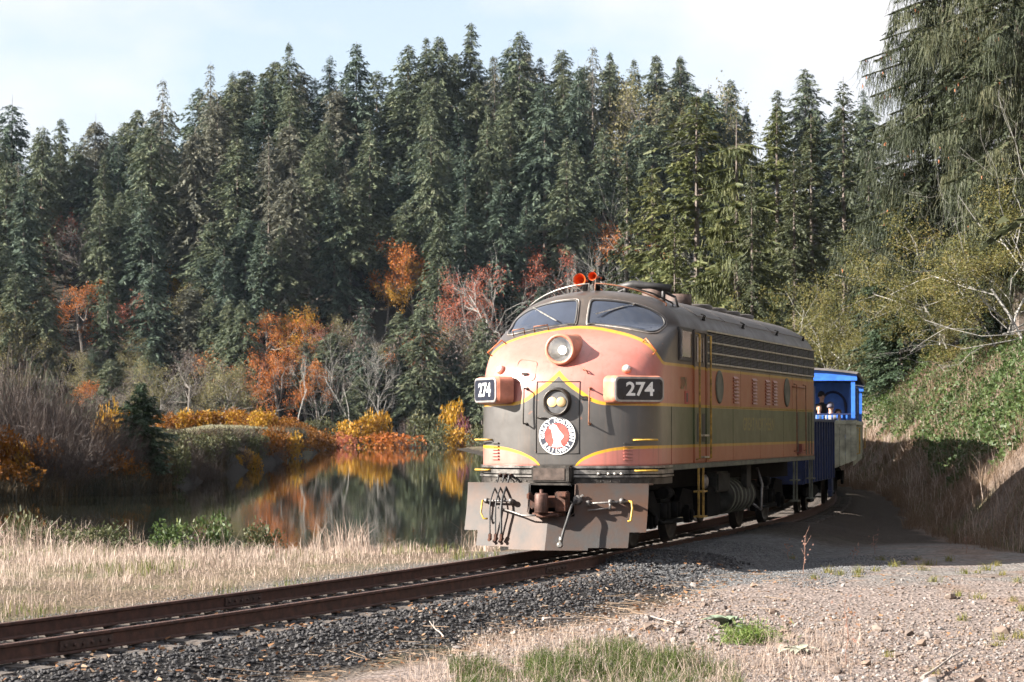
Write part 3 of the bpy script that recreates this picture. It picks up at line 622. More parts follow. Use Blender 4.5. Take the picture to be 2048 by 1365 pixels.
def nose_fittings():
    # nose door seam, hinges, handle
    mb = MB()
    for a, b in (((-.38, 1.70), (-.38, 2.92)), ((.38, 1.70), (.38, 2.92)), ((-.38, 2.92), (.38, 2.92)), ((-.38, 1.70), (.38, 1.70))):
        mb.tube([surf(a[0] + (b[0] - a[0]) * t, a[1] + (b[1] - a[1]) * t, .003) for t in np.linspace(0, 1, 12)], .0085, 6)
    dr = part(mb, 'nose_door', mat('seam_shadow_gap', (.015, .014, .013), .9))
    mb = MB(); q = surf(-.33, 2.31, .03); mb.tube([surf(-.36, 2.31, .0), q, q + Vector((.16, -.02, -.015))], .014, 6); mb.bar(q, q + Vector((.17, 0, -.02)), .03, .012); part(mb, 'handle', GRIMY, dr)
    mb = MB()
    for w in (2.63, 2.66): mb.bar(surf(.40, w, .02), surf(.52, w, .02), .022, .02)
    part(mb, 'hinge', GRIMY, dr)
    # emblem
    R0 = .322; C0 = Vector((0, -.012, 2.0)); em = MB(); em.lathe([(R0, .0), (R0, .008)], C0, (0, -1, 0), 56); e = part(em, 'round_emblem', WHITEP)
    def disc(r0, r1, off, m, name):
        mb = MB(); mb.lathe([(r0, off), (r1, off)] if r0 > 0 else [(r1, off - .001), (r1, off)], C0, (0, -1, 0), 56); part(mb, name, m, e, fix=False)
    mb = MB(); mb.lathe([(R0 * .945, .008), (R0 * .945, .0105)], C0, (0, -1, 0), 56); part(mb, 'dark_ring', mat('emblem_dark_blue', (.03, .035, .055), .5, 0, .1, 8), e)
    mb = MB(); mb.lathe([(R0 * .66, .0105), (R0 * .66, .013)], C0, (0, -1, 0), 48); part(mb, 'red_field', REDP, e)
    goat = [(-.44, .40), (-.40, .52), (-.28, .56), (-.26, .68), (-.14, .60), (-.02, .54), (.06, .40), (.16, .24), (.34, .06), (.37, -.06), (.28, -.16), (.20, -.24), (.24, -.44), (.36, -.56), (.02, -.60), (-.30, -.58), (-.22, -.44), (-.16, -.26), (-.24, -.06), (-.27, .10), (-.30, .28), (-.34, .36)]
    mb = MB(); mb.prism([(x * R0, y * R0) for x, y in goat], C0 + Vector((0, -.0135, 0)), (1, 0, 0), (0, 0, 1), .002); part(mb, 'goat_figure', WHITEP, e)
    lt = MB()
    def arc(txt, a0, a1, inv):
        k = len(txt)
        for i, ch in enumerate(txt):
            if ch == ' ': continue
            a = R(a0 + (a1 - a0) * i / (k - 1)); vs, fs = text_mesh(ch, .098, bold=.0035); rot = a - math.pi / 2 if not inv else a + math.pi / 2; rr_ = R0 * .80
            lt.add([C0 + Vector((rr_ * math.cos(a) + x * math.cos(rot) - y * math.sin(rot), -.0118, rr_ * math.sin(a) + x * math.sin(rot) + y * math.cos(rot))) for x, y, z in vs], fs)
    arc('GREAT NORTHERN', 184, -12, False); arc('RAILWAY', 218, 322, True); part(lt, 'emblem_lettering', WHITEP, e, fix=False)
    # vertical grabs either side of the door
    for sd in (1, -1):
        mb = MB(); v = sd * .56; a, b = surf(v, 2.80, .0), surf(v, 2.20, .0); n = surf_n(v, 2.5)
        mb.tube([a, a + n * .12, a + n * .13 + Vector((0, 0, -.03)), b + n * .13 + Vector((0, 0, .03)), b + n * .12, b], .013, 8); mb.lathe([(.03, 0), (.02, .03)], a, n, 8); mb.lathe([(.03, 0), (.02, .03)], b, n, 8); part(mb, 'nose_grab', GRIMY if sd < 0 else mat('oxide_brown_grab', (1, 1, 1)))
        # low yellow grabs and corrugated steps near the corners
        for w in (1.93, 1.415):
            p = surf(sd * 1.30, w); n = surf_n(sd * 1.30, w); t = Vector((0, 0, 1)).cross(n) * (1 if sd > 0 else -1)
            mb = MB(); q0 = p - t * .05 + n * .10; q1 = p + t * .34 + n * .10
            mb.tube([p - t * .05, q0, q1, q1 - n * .10 + t * .05], .017, 8); part(mb, 'corner_grab', YELM)
        for k in range(6):
            w = 1.60 + k * .055; p = surf(sd * 1.18, w); n = surf_n(sd * 1.18, w); t = Vector((0, 0, 1)).cross(n)
            mb = MB(); mb.bar(p - t * .085 + n * .012, p + t * .085 + n * .012, .04, .024); part(mb, 'rib_step', PAINT, bevel=.006)
        # horizontal bracket grabs high on the cheeks and above the nose
        for (va, wa), (vb, wb) in ((((1.46, 3.40), (1.24, 3.62))),):
            a = surf(sd * va, wa); b = surf(sd * vb, wb); n = surf_n(sd * va, wa); mb = MB(); mb.tube([a, a + n * .10, b + n * .10, b], .013, 8); part(mb, 'cheek_grab', ORANGEM)
    for va, vb, w in ((-.98, -1.2, 3.80), (-.55, -.8, 3.86)):
        a, b = surf(va, w), surf(vb, w - .03); mb = MB(); up = Vector((0, -.05, .09)); mb.tube([a, a + up, b + up, b], .012, 8); part(mb, 'top_grab', mat('oxide_brown_grab', (1, 1, 1)))
    mb = MB(); a, b = surf(.42, 3.12), surf(.50, 3.06); n = surf_n(.45, 3.1); mb.tube([a, a + n * .06, b + n * .06, b], .011, 8); part(mb, 'small_hook', mat('oxide_brown_grab', (1, 1, 1)))
    # sand filler hatch, rounded square seam
    hc = (-.60, 3.11); o = []
    for cx, cy, a0 in ((.10, .10, 0), (-.13, .13, 90), (-.13, -.13, 180), (.10, -.10, 270)):
        o += [surf(hc[0] + cx + .07 * math.cos(R(a0 + 15 * i)), hc[1] + cy + .07 * math.sin(R(a0 + 15 * i)), .003) for i in range(7)]
    mb = MB(); mb.tube(o + o[:1], .006, 6, cap=False); ht = part(mb, 'sand_hatch', mat('hatch_seam', (.30, .12, .08), .7)); mb = MB(); p = surf(-.62, 3.05, .02); mb.box(p.x - .05, p.x + .05, p.y - .02, p.y + .01, p.z - .015, p.z + .02); part(mb, 'latch', GRIMY, ht)
nose_fittings()

def roof():
    # rain rail over the windscreens, in two lengths
    for sd in (-1, 1):
        vsx = np.linspace(.06, 1.28, 12) * sd; pts = []
        for v in vsx:
            w = ROOF0 + ROOFH * math.sqrt(1 - (v / 1.6) ** 2); pts.append(Vector((v, 2.15 + .55 * (abs(v) / 1.6) ** 2, w + .10 - .04 * abs(v))))
        mb = MB(); mb.tube([pts[0] - Vector((0, 0, .13))] + pts + [pts[-1] - Vector((0, 0, .14))], .014, 6); part(mb, 'roof_handrail', mat('oxide_brown_grab', (1, 1, 1)) if sd > 0 else CHROME)
    for v, ln, r in ((-.24, .50, .115), (.0, .62, .08)):
        w = 4.86 if r < .1 else 4.80; mb = MB(); y0 = 2.15; o = Vector((v, y0, w))
        mb.lathe([(r * .86, .03), (r, .0), (r * .72, .10), (r * .42, .22), (r * .27, ln * .75), (r * .25, ln)], o, (0, 1, 0), 24, caps=False); mb.lathe([(r * .86, .03), (r * .5, .12), (r * .3, .2), (0, .24)], o, (0, 1, 0), 24, caps=False); h = part(mb, 'air_horn', HORNM)
        mb = MB(); mb.lathe([(r * .6, ln - .03), (r * .68, ln + .02), (r * .5, ln + .12)], o, (0, 1, 0), 12); mb.box(v - .03, v + .03, y0 + .35, y0 + .42, 4.56, w); part(mb, 'horn_base', DARKM, h)
    # roof clutter: antenna bank, hatches, stacks, fans, lift rings, seams
    mb = MB(); mb.tube([(.10, 3.5, 4.74), (.40, 3.5, 4.78), (.72, 3.55, 4.76), (1.1, 3.6, 4.70)], [.05, .085, .06, .075], 10); mb.tube([(.25, 3.5, 4.60), (.25, 3.5, 4.76)], .05, 8); mb.tube([(.95, 3.6, 4.40), (.95, 3.6, 4.76)], .04, 8); mb.tube([(.1, 3.4, 4.62), (.5, 3.7, 4.84), (1.15, 3.7, 4.55), (1.2, 3.7, 4.36)], .025, 8); mb.bar((.6, 3.5, 4.78), (.45, 3.5, 4.92), .02, .02); mb.bar((.8, 3.55, 4.76), (.72, 3.55, 4.92), .02, .02); part(mb, 'antenna_bank', RUBBER)
    mb = MB(); mb.tube([(.5, 3.0, 4.70), (.9, 3.05, 4.58), (1.25, 3.1, 4.40), (1.25, 3.1, 4.30)], .018, 6); part(mb, 'roof_handrail', DARKM)
    for u, r, h, nm in ((5.6, .23, .26, 'exhaust_stack'), (7.6, .27, .24, 'exhaust_stack')):
        mb = MB(); mb.lathe([(r * .8, h), (r, h), (r, -.1)], (.25, u, 4.60), (0, 0, 1), 20); part(mb, nm, mat('stack_brown', (.09, .06, .05), .7, .2, .3, 7))
    for u in (9.3, 10.7, 12.1, 13.5):
        mb = MB(); mb.lathe([(.55, -.06), (.55, .10), (.50, .12), (.46, .07), (0, .07)], (0, u, 4.60), (0, 0, 1), 28); part(mb, 'cooling_fan', ROOFM)
    for u0_, u1_ in ((4.3, 6.6), (6.7, 8.7), (8.8, 11.2), (11.3, 14.9)):
        a = [math.radians(x) for x in np.linspace(28, 152, 15)]; mb = MB(); vs = [(1.6 * math.cos(t), u, ROOF0 + ROOFH * math.sin(t) + .018) for u in (u0_, u1_) for t in a] + [(1.6 * math.cos(t), u, ROOF0 + ROOFH * math.sin(t) - .01) for u in (u0_, u1_) for t in a]; n = 15
        fs = [(j, j + 1, n + j + 1, n + j) for j in range(n - 1)] + [(0, n, 3 * n, 2 * n), (n - 1, 3 * n - 1, 4 * n - 1, 2 * n - 1)] + [(j, 2 * n + j, 2 * n + j + 1, j + 1) for j in range(n - 1)] + [(n + j, n + j + 1, 3 * n + j + 1, 3 * n + j) for j in range(n - 1)]
        mb.add(vs, fs, 0, False); part(mb, 'roof_hatch', ROOFM)
    for sd in (1, -1):
        for u in (4.5, 8.0, 11.5, 14.6):
            mb = MB()
            for e in (0, .12): mb.tube([(sd * 1.46, u + e, 4.14), (sd * 1.50, u + e, 4.24), (sd * 1.44, u + e, 4.27)], .014, 5)
            mb.bar((sd * 1.48, u - .03, 4.16), (sd * 1.48, u + .15, 4.16), .03, .02); part(mb, 'lift_ring', DARKM)
roof()

def front_end():
    # stacked ledges round the foot of the nose
    vv = np.concatenate([1.6 * np.cos(np.linspace(0, math.pi, 61))]); path = [(1.6, 1.5)] + [(float(v), float(nose_u(v, 1.4))) for v in vv] + [(-1.6, 1.5)]
    P = np.array(path); T = np.gradient(P, axis=0); T /= np.linalg.norm(T, axis=1)[:, None]; Nn = np.stack([T[:, 1], -T[:, 0]], 1)
    if Nn[len(P) // 2][1] > 0: Nn = -Nn
    def ledge(w0, w1, o, name, m):
        A = P + Nn * o; B = P - Nn * .06; n = len(P); mb = MB(); vs = [(*A[i], w0) for i in range(n)] + [(*A[i], w1) for i in range(n)] + [(*B[i], w1) for i in range(n)] + [(*B[i], w0) for i in range(n)]
        fs = [(k * n + i, k * n + i + 1, ((k + 1) % 4) * n + i + 1, ((k + 1) % 4) * n + i) for k in range(4) for i in range(n - 1)] + [(0, n, 2 * n, 3 * n), (n - 1, 4 * n - 1, 3 * n - 1, 2 * n - 1)]
        mb.add(vs, fs, 0, False); return part(mb, name, m)
    RIBM = mat('worn_bright_rib', (.20, .19, .18), .38, .7, .4, 4); ledge(1.452, 1.492, .045, 'anticlimber_rib', RIBM); ledge(1.355, 1.425, .05, 'anticlimber_rib', RIBM); ledge(1.30, 1.335, .058, 'anticlimber_rib', RIBM); ledge(1.18, 1.285, .03, 'anticlimber_rib', GRIMY); ledge(1.16, 1.47, .0, 'end_sill', DARKM)
    mb = MB()
    for v in (-1.25, -1.15, -1.05, -.95, -.85, -.75, -.65, -.55, .6, .75, .9, 1.05, 1.2): mb.lathe([(.016, 0), (.010, .012), (0, .014)], surf(v, 1.4, 0) + surf_n(v, 1.4) * .03 + Vector((0, 0, -.165)), surf_n(v, 1.4), 6)
    tag(part(mb, 'end_sill_bolts', GRIMY), kind='stuff')
    # pocket for the retractable coupler cover
    mb = MB(); mb.box(-.40, .30, -.22, .25, 1.20, 1.50); bp_ = part(mb, 'buffer_box', GRIMY, bevel=.03)
    mb = MB(); mb.box(-.36, .20, -.232, -.215, 1.25, 1.455); part(mb, 'cover_plate', mat('worn_cover_plate', (0.0805, 0.0595, 0.0504), .5, .4, .3, 5), bp_, bevel=.006)
    mb = MB(); mb.box(-.42, .32, -.26, -.1, 1.165, 1.20); part(mb, 'lip', GRIMY, bp_, bevel=.008)
    # plow: two swept wings with a centre crease and an opening for the coupler
    nv, nw = 60, 26; vsx = np.linspace(-1.60, 1.60, nv + 1); wsx = np.linspace(.10, 1.205, nw + 1)
    def pu(v, w): k = (1.205 - w) / 1.1; return -.50 + .42 * abs(v) / 1.6 - .30 * k ** 1.6 + .06
    def keep(v, w):
        if -.40 < v < .42 and w > .66: return False
        if (v + .32) ** 2 + (w - .66) ** 2 < .0 : return False
        if abs(v) > 1.34 and w < .38: return False
        if w < .10 + .05 * (abs(v) / 1.6): return False
        return True
    mb = MB(); g = [[Vector((v, pu(v, w), w)) for w in wsx] for v in vsx]; idx = {}
    def vid(i, j, t):
        if (i, j, t) not in idx: idx[(i, j, t)] = len(mb.v); mb.v.append(tuple(g[i][j] + Vector((0, .014 * t, 0))))
        return idx[(i, j, t)]
    kp = {(i, j) for i in range(nv) for j in range(nw) if keep((vsx[i] + vsx[i + 1]) / 2, (wsx[j] + wsx[j + 1]) / 2)}
    for i, j in kp:
        q = [(i, j), (i + 1, j), (i + 1, j + 1), (i, j + 1)]; mb.f.append(tuple(vid(a, b, 0) for a, b in q)); mb.f.append(tuple(vid(a, b, 1) for a, b in q[::-1])); mb.m += [0, 0]; mb.sm += [True, True]
        for (di, dj), (a, b) in (((0, -1), (0, 1)), ((1, 0), (1, 2)), ((0, 1), (2, 3)), ((-1, 0), (3, 0))):
            if (i + di, j + dj) not in kp: mb.f.append((vid(*q[a], 0), vid(*q[a], 1), vid(*q[b], 1), vid(*q[b], 0))); mb.m.append(0); mb.sm.append(False)
    pl = part(mb, 'snow_plow', PLOWM); 
    es = pl.modifiers.new('edge', 'EDGE_SPLIT'); es.split_angle = R(22)
    mb = MB(); mb.tube([(-.40, pu(-.4, 1.19), 1.19), (-.40, pu(-.4, .72), .72), (-.34, pu(-.34, .665), .66), (.36, pu(.36, .665), .66), (.42, pu(.42, .72), .72), (.42, pu(.42, 1.19), 1.19)], .012, 6); part(mb, 'opening_rim', PLOWM, pl)
    mb = MB(); mb.box(-1.60, 1.60, -.02, .30, 1.17, 1.195); part(mb, 'top_flange', PLOWM, pl)
    mb = MB(); mb.box(-.42, .44, .28, .3, .62, 1.2); mb.box(-.44, -.42, -.3, .3, .62, 1.2); mb.box(.44, .46, -.3, .3, .62, 1.2); mb.box(-.44, .46, -.3, .3, .60, .62); part(mb, 'coupler_pocket', DARKM)
    # knuckle coupler
    mb = MB(); mb.box(-.16, .20, -.55, .0, .80, .99); mb.box(-.30, -.17, -.60, -.36, .78, 1.0); mb.box(-.33, -.27, -.70, -.52, .94, 1.05); mb.box(.14, .34, -.62, -.38, .74, 1.07); mb.box(.22, .38, -.74, -.58, .98, 1.07)
    mb.prism([(-.30, 0), (-.22, .10), (.10, .10), (.26, .02), (.26, -.06), (-.26, -.06)], (.0, -.42, .73), (1, 0, 0), (0, -1, 0), .09); cp = part(mb, 'coupler', COUPM, bevel=.018)
    mb = MB(); mb.lathe([(.0, 0), (.105, 0), (.115, .02), (.115, .30), (.10, .33), (0, .33)], (-.06, -.72, .72), (0, 0, 1), 18); mb.lathe([(.03, 0), (.03, .42)], (-.06, -.72, .69), (0, 0, 1), 10); part(mb, 'knuckle', mat('worn_knuckle_iron', (0.085, 0.0425, 0.0325), .55, .4, .3, 7, bump=.2, bscale=30), cp)
    mb = MB(); mb.box(-.24, .22, -.66, -.40, .66, .72); mb.tube([(-.22, -.68, .70), (-.05, -.74, .66), (.12, -.70, .68), (.24, -.60, .70)], .022, 8); part(mb, 'lock_lifter', COUPM, cp)
    # uncoupling rods
    def P_(v, w, o=.10): return Vector((v, pu(v, w) - o, w))
    mb = MB(); mb.tube([P_(-1.23, .90), P_(-.66, .90)], .020, 8); mb.tube([P_(-.98, .80, .12), P_(-.62, .72, .16), P_(-.42, .67, .2), (-.16, -.72, .68)], .016, 8); part(mb, 'cut_lever_rod', STEELG)
    mb = MB(); mb.tube([P_(-1.23, .90, .0), P_(-1.235, .90, .16), P_(-1.245, .70, .17), P_(-1.19, .60, .15), P_(-1.12, .60, .12)], .017, 8); part(mb, 'lever_handle', YELM)
    mb = MB(); mb.tube([P_(.62, .87), P_(1.30, .91)], .018, 8); mb.tube([P_(.66, .76), P_(1.02, .80)], .013, 8); mb.tube([P_(1.02, .78, .11), P_(1.02, .92, .11)], .022, 8); part(mb, 'cut_lever_rod', STEELG)
    for v, w in ((.66, .88), (1.02, .90), (1.20, .92), (-.70, .90), (-1.18, .90)):
        mb = MB(); q = P_(v, w, .10); mb.lathe([(.042, -.03), (.05, 0), (.042, .03)], q, (1, 0, 0), 10); mb.box(q.x - .02, q.x + .02, q.y, q.y + .12, q.z - .05, q.z + .03); part(mb, 'rod_bracket', STEELG)
    mb = MB(); mb.tube([P_(1.30, .91, .05), P_(1.38, .905, .18), P_(1.40, .80, .19), P_(1.39, .60, .2), P_(1.34, .585, .16)], .019, 8); part(mb, 'lever_handle', YELM)
    # air hoses
    for i, (v, r) in enumerate(((-1.06, .014), (-.95, .014), (-.84, .021))):
        mb = MB(); top = surf(v, 1.4) + Vector((0, -.05, -.075)); pts = [top, top + Vector((0, -.12, -.01)), top + Vector((.0, -.17, -.10)), Vector((v - .01, pu(v, .9) - .17, .90)), Vector((v, pu(v, .55) - .15, .55)), Vector((v + .015, pu(v, .36) - .12, .34))]
        q = crv_pts(pts, 6); mb.tube(q, r, 8); hs = part(mb, 'air_hose', RUBBER)
        mb = MB(); e = pts[-1]; mb.box(e.x - .025, e.x + .025, e.y - .03, e.y + .03, e.z - .10, e.z + .01); mb.lathe([(.03, 0), (.03, .03)], e + Vector((0, -.03, -.09)), (0, -1, 0), 10); part(mb, 'hose_coupling', COUPM, hs, bevel=.008)
        mb = MB(); mb.lathe([(.032, 0), (.032, .07), (.02, .10)], top + Vector((0, .03, 0)), (0, -1, 0), 10); part(mb, 'angle_cock', COUPM, hs)
    for i, (v, bul) in enumerate(((-.70, .26), (-.62, .34), (-.55, .40))):
        top = surf(v, 1.4) + Vector((0, -.05, -.08)); mb = MB(); pts = [top, top + Vector((.03, -.13, -.03)), Vector((v + bul * .6, pu(v, .95) - .16, .98)), Vector((v + bul * .75, pu(v, .7) - .12, .72)), Vector((v + bul * .5, pu(v, .5) - .07, .48)), Vector((v + bul * .1 - .1, pu(v, .3) - .05, .30))]
        if i: continue
    mb = MB(); pts = [Vector((.46, -.42, .92)), Vector((.44, -.62, .84)), Vector((.40, -.74, .62)), Vector((.36, -.86, .40)), Vector((.33, -.88, .24))]; q = crv_pts(pts, 6); mb.tube(q, .024, 8); hs = part(mb, 'brake_hose', RUBBER)
    mb = MB(); mb.tube([pts[-1] + Vector((0, 0, .10)), pts[-1] + Vector((-.01, 0, 0))], .033, 8); mb.lathe([(.05, -.02), (.055, .0), (.03, .05)], pts[-1] + Vector((-.015, -.02, -.035)), (.2, -1, 0), 12); part(mb, 'hose_coupling', CHROME, hs)
    mb = MB(); mb.lathe([(.07, 0), (.085, .05), (.06, .12)], (.46, -.30, .93), (0, -1, 0), 12); mb.bar((.40, -.36, .90), (.56, -.36, 1.02), .03, .03); part(mb, 'angle_cock', STEELG)
    # electrical receptacles on the ledge
    for v in (.72, .88, .98, 1.08):
        p = surf(v, 1.4) + Vector((0, -.04, -.04)); mb = MB(); mb.lathe([(.028, 0), (.034, .02), (.02, .05), (0, .055)], p, surf_n(v, 1.4), 10); part(mb, 'receptacle', CHROME)
def crv_pts(P, k):
    P = [Vector(p) for p in P]; Q = [P[0] * 2 - P[1]] + P + [P[-1] * 2 - P[-2]]; o = []
    for i in range(1, len(Q) - 2):
        for j in range(k):
            t = j / k; o.append(.5 * (2 * Q[i] + (Q[i + 1] - Q[i - 1]) * t + (2 * Q[i - 1] - 5 * Q[i] + 4 * Q[i + 1] - Q[i + 2]) * t * t + (3 * Q[i] - Q[i - 1] - 3 * Q[i + 1] + Q[i + 2]) * t ** 3))
    return o + [P[-1]]
front_end()

def wheel_mesh():
    mb = MB(); mb.lathe([(.10, -.09), (.12, -.06), (.14, -.02), (.38, .0), (.41, -.05), (.50, -.06), (.508, .04), (.54, .05), (.54, .075), (.42, .08), (.40, .05), (.14, .06), (.10, .07)], (0, 0, 0), (1, 0, 0), 32)
    return mb.mesh('wheel', [WHEELM])
WHEEL = wheel_mesh()
def running_gear():
    bm = bmesh.new(); bm.from_mesh(WHEEL); bmesh.ops.recalc_face_normals(bm, faces=bm.faces); bm.to_mesh(WHEEL); bm.free()
    for uc in (3.3, 12.1):
        mb = MB()
        for sd in (-1, 1):
            poly = [(-1.95, .62), (-1.85, .95), (-1.1, 1.02), (-.8, .78), (.8, .78), (1.1, 1.02), (1.85, .95), (1.95, .62), (1.7, .60), (1.1, .66), (.85, .48), (-.85, .48), (-1.1, .66), (-1.7, .60)]
            mb.prism(poly, (sd * 1.06 - .05, uc, 0), (0, 1, 0), (0, 0, 1), .10)
        mb.box(-1.05, 1.05, uc - .35, uc + .35, .55, .85); tr = part(mb, 'truck_frame', DARKM)
        for sd in (-1, 1):
            for du in (-1.37, 1.37):
                link('wheel', WHEEL, loco, (sd * .755, uc + du, .508), (0, 0, 0 if sd < 0 else math.pi))
                mb = MB(); mb.box(sd * 1.14 - .06, sd * 1.14 + .06, uc + du - .17, uc + du + .17, .36, .70); mb.lathe([(.12, 0), (.10, .05), (0, .06)], (sd * 1.20, uc + du, .51), (sd, 0, 0), 12); part(mb, 'axle_box', DARKM, tr, bevel=.015)
            mb = MB()
            for e in (-.55, -.3, .3, .55): mb.lathe([(.09, 0), (.09, .28)], (sd * 1.12, uc + e, .50), (0, 0, 1), 10)
            mb.box(sd * 1.12 - .1, sd * 1.12 + .1, uc - .7, uc + .7, .40, .48); part(mb, 'spring_plank', DARKM, tr)
            mb = MB(); mb.tube([(sd * 1.2, uc - 1.9, .75), (sd * 1.24, uc - 1.0, .45), (sd * 1.22, uc - .2, .42)], .03, 6); mb.lathe([(.11, 0), (.11, .4)], (sd * 1.24, uc - .95, .98), (0, 1, 0), 12); part(mb, 'brake_cylinder', DARKM, tr)
        mb = MB()
        for du in (-1.37, 1.37): mb.tube([(-.75, uc + du, .508), (.75, uc + du, .508)], .09, 10)
        part(mb, 'axle', DARKM, tr)
    mb = MB(); mb.box(-1.0, 1.0, .6, LEN - .1, 1.02, 1.42); part(mb, 'underframe', DARKM)
    mb = MB(); mb.box(-1.30, 1.30, 5.55, 6.75, .42, 1.02); part(mb, 'battery_box', DARKM, bevel=.04)
    mb = MB(); mb.box(-1.38, 1.38, 6.2, 7.3, .88, 1.28); part(mb, 'tool_box', TANKM, bevel=.04)
    for sd in (-1, 1):
        mb = MB(); mb.lathe([(0, -.04), (.26, -.03), (.34, .02), (.34, 2.28), (.26, 2.33), (0, 2.34)], (sd * 1.08, 7.3, .76), (0, 1, 0), 24); tk = part(mb, 'air_reservoir', TANKM)
        mb = MB()
        for u in (7.5, 7.85, 8.2, 8.55, 8.9, 9.3): mb.lathe([(.345, 0), (.356, .01), (.356, .05), (.345, .06)], (sd * 1.08, u, .76), (0, 1, 0), 24)
        part(mb, 'tank_bands', GREYM, tk)
        mb = MB(); mb.box(*sorted((sd * 1.32, sd * 1.44)), 8.55, 9.0, .92, 1.41); part(mb, 'hanger_plate', TANKM, bevel=.01)
        mb = MB(); mb.lathe([(.13, 0), (.14, .06), (.08, .1)], (sd * 1.36, 4.95, 1.12), (sd, 0, 0), 14); part(mb, 'gauge_cap', STEELG)
        mb = MB(); mb.tube([(sd * 1.3, 9.8, .55), (sd * 1.42, 10.1, .40), (sd * 1.42, 10.2, .95), (sd * 1.3, 10.25, 1.3)], .03, 6); part(mb, 'drain_pipe', STEELG)
    mb = MB(); mb.box(-1.15, 1.15, 6.75, 9.9, .40, 1.02); part(mb, 'fuel_tank', DARKM, bevel=.05)
    mb = MB(); mb.box(-.14, .14, LEN - .1, LEN + .75, .76, .98); mb.box(-.25, .25, LEN + .55, LEN + .85, .70, 1.02); part(mb, 'rear_coupler', COUPM, bevel=.02)
running_gear()
# ------------------------------------------------------------------ open-air coach
BLUE = mat('bright_blue_paint', (.035, .16, .66), .45, 0, .12, 3)
BLUED = mat('deep_blue_paint', (.008, .02, .085), .6, 0, .2, 3)
GREENW = mat('olive_green_boards', (.40, .40, .30), .65, 0, .2, 3, bump=.15, bscale=25)
CS0, CS1 = 24.6, 41.6
def chord(s0, s1, inset):
    (xa, ya, _), (xb, yb, _) = track_pt(s0 + inset), track_pt(s1 - inset); h = math.atan2(xb - xa, yb - ya); t = (xa + xb) / 2, (ya + yb) / 2
    return t[0], t[1], h
def bogie(c, uc, P, scale=.825):
    mb = MB()
    for sd in (-1, 1): mb.prism([(-1.4, .45), (-1.3, .62), (-.5, .70), (.5, .70), (1.3, .62), (1.4, .45), (.6, .38), (.4, .25), (-.4, .25), (-.6, .38)], (sd * 1.0 - .04, uc, 0), (0, 1, 0), (0, 0, 1), .08)
    mb.box(-1, 1, uc - .2, uc + .2, .4, .7)
    for du in (-.86, .86): mb.tube([(-.75, uc + du, .42), (.75, uc + du, .42)], .08, 8)
    P(mb, 'truck_frame', DARKM)
    for sd in (-1, 1):
        for du in (-.86, .86): link('wheel', WHEEL, c, (sd * .755, uc + du, .42), (0, 0, 0 if sd < 0 else math.pi), scale)
def short_blue_car():
    xm, ym, h = chord(16.5, 23.8, 1.4); hl, W = 3.65, 1.22
    c = empty('short_blue_car', (xm, ym, 0), -h, 'short dark blue ribbed car coupled between the locomotive and the open coach', 'railway wagon')
    def P(mb, n, m, **kw): return mb.build(n, m, c, **kw)
    mb = MB(); mb.box(-W, W, -hl, hl, .78, 2.30); P(mb, 'body', BLUED, bevel=.02)
    for sd in (-1, 1):
        for y in np.linspace(-hl + .1, hl - .1, 12): mb = MB(); mb.box(*sorted((sd * W, sd * (W + .05))), y - .04, y + .04, .80, 2.30); P(mb, 'side_rib', BLUED)
        mb = MB(); mb.box(*sorted((sd * (W - .02), sd * (W + .06))), -hl, hl, 2.30, 2.37); P(mb, 'top_rail', BLUED, bevel=.01)
        mb = MB(); mb.box(*sorted((sd * (W - .1), sd * W)), hl - .45, hl, .30, .80); mb.box(*sorted((sd * (W - .1), sd * (W + .02))), hl - .6, hl - .02, .40, .45); P(mb, 'step', BLUED)
    mb = MB(); mb.box(-.75, .75, -hl + .3, hl, 2.30, 3.25); mb.prism([(-.8, 3.25), (.8, 3.25), (.5, 3.36), (-.5, 3.36)], (0, hl + .02, 0), (1, 0, 0), (0, 0, 1), 2 * hl - .3); P(mb, 'added_shade_box', BLUED, bevel=.02)  # unseen box added on the car to shade the coach's olive end panel
    mb = MB(); mb.box(-.13, .13, -hl - .55, hl + .55, .74, .96); P(mb, 'coupler', COUPM, bevel=.02)
    bogie(c, 0, P)
    return c
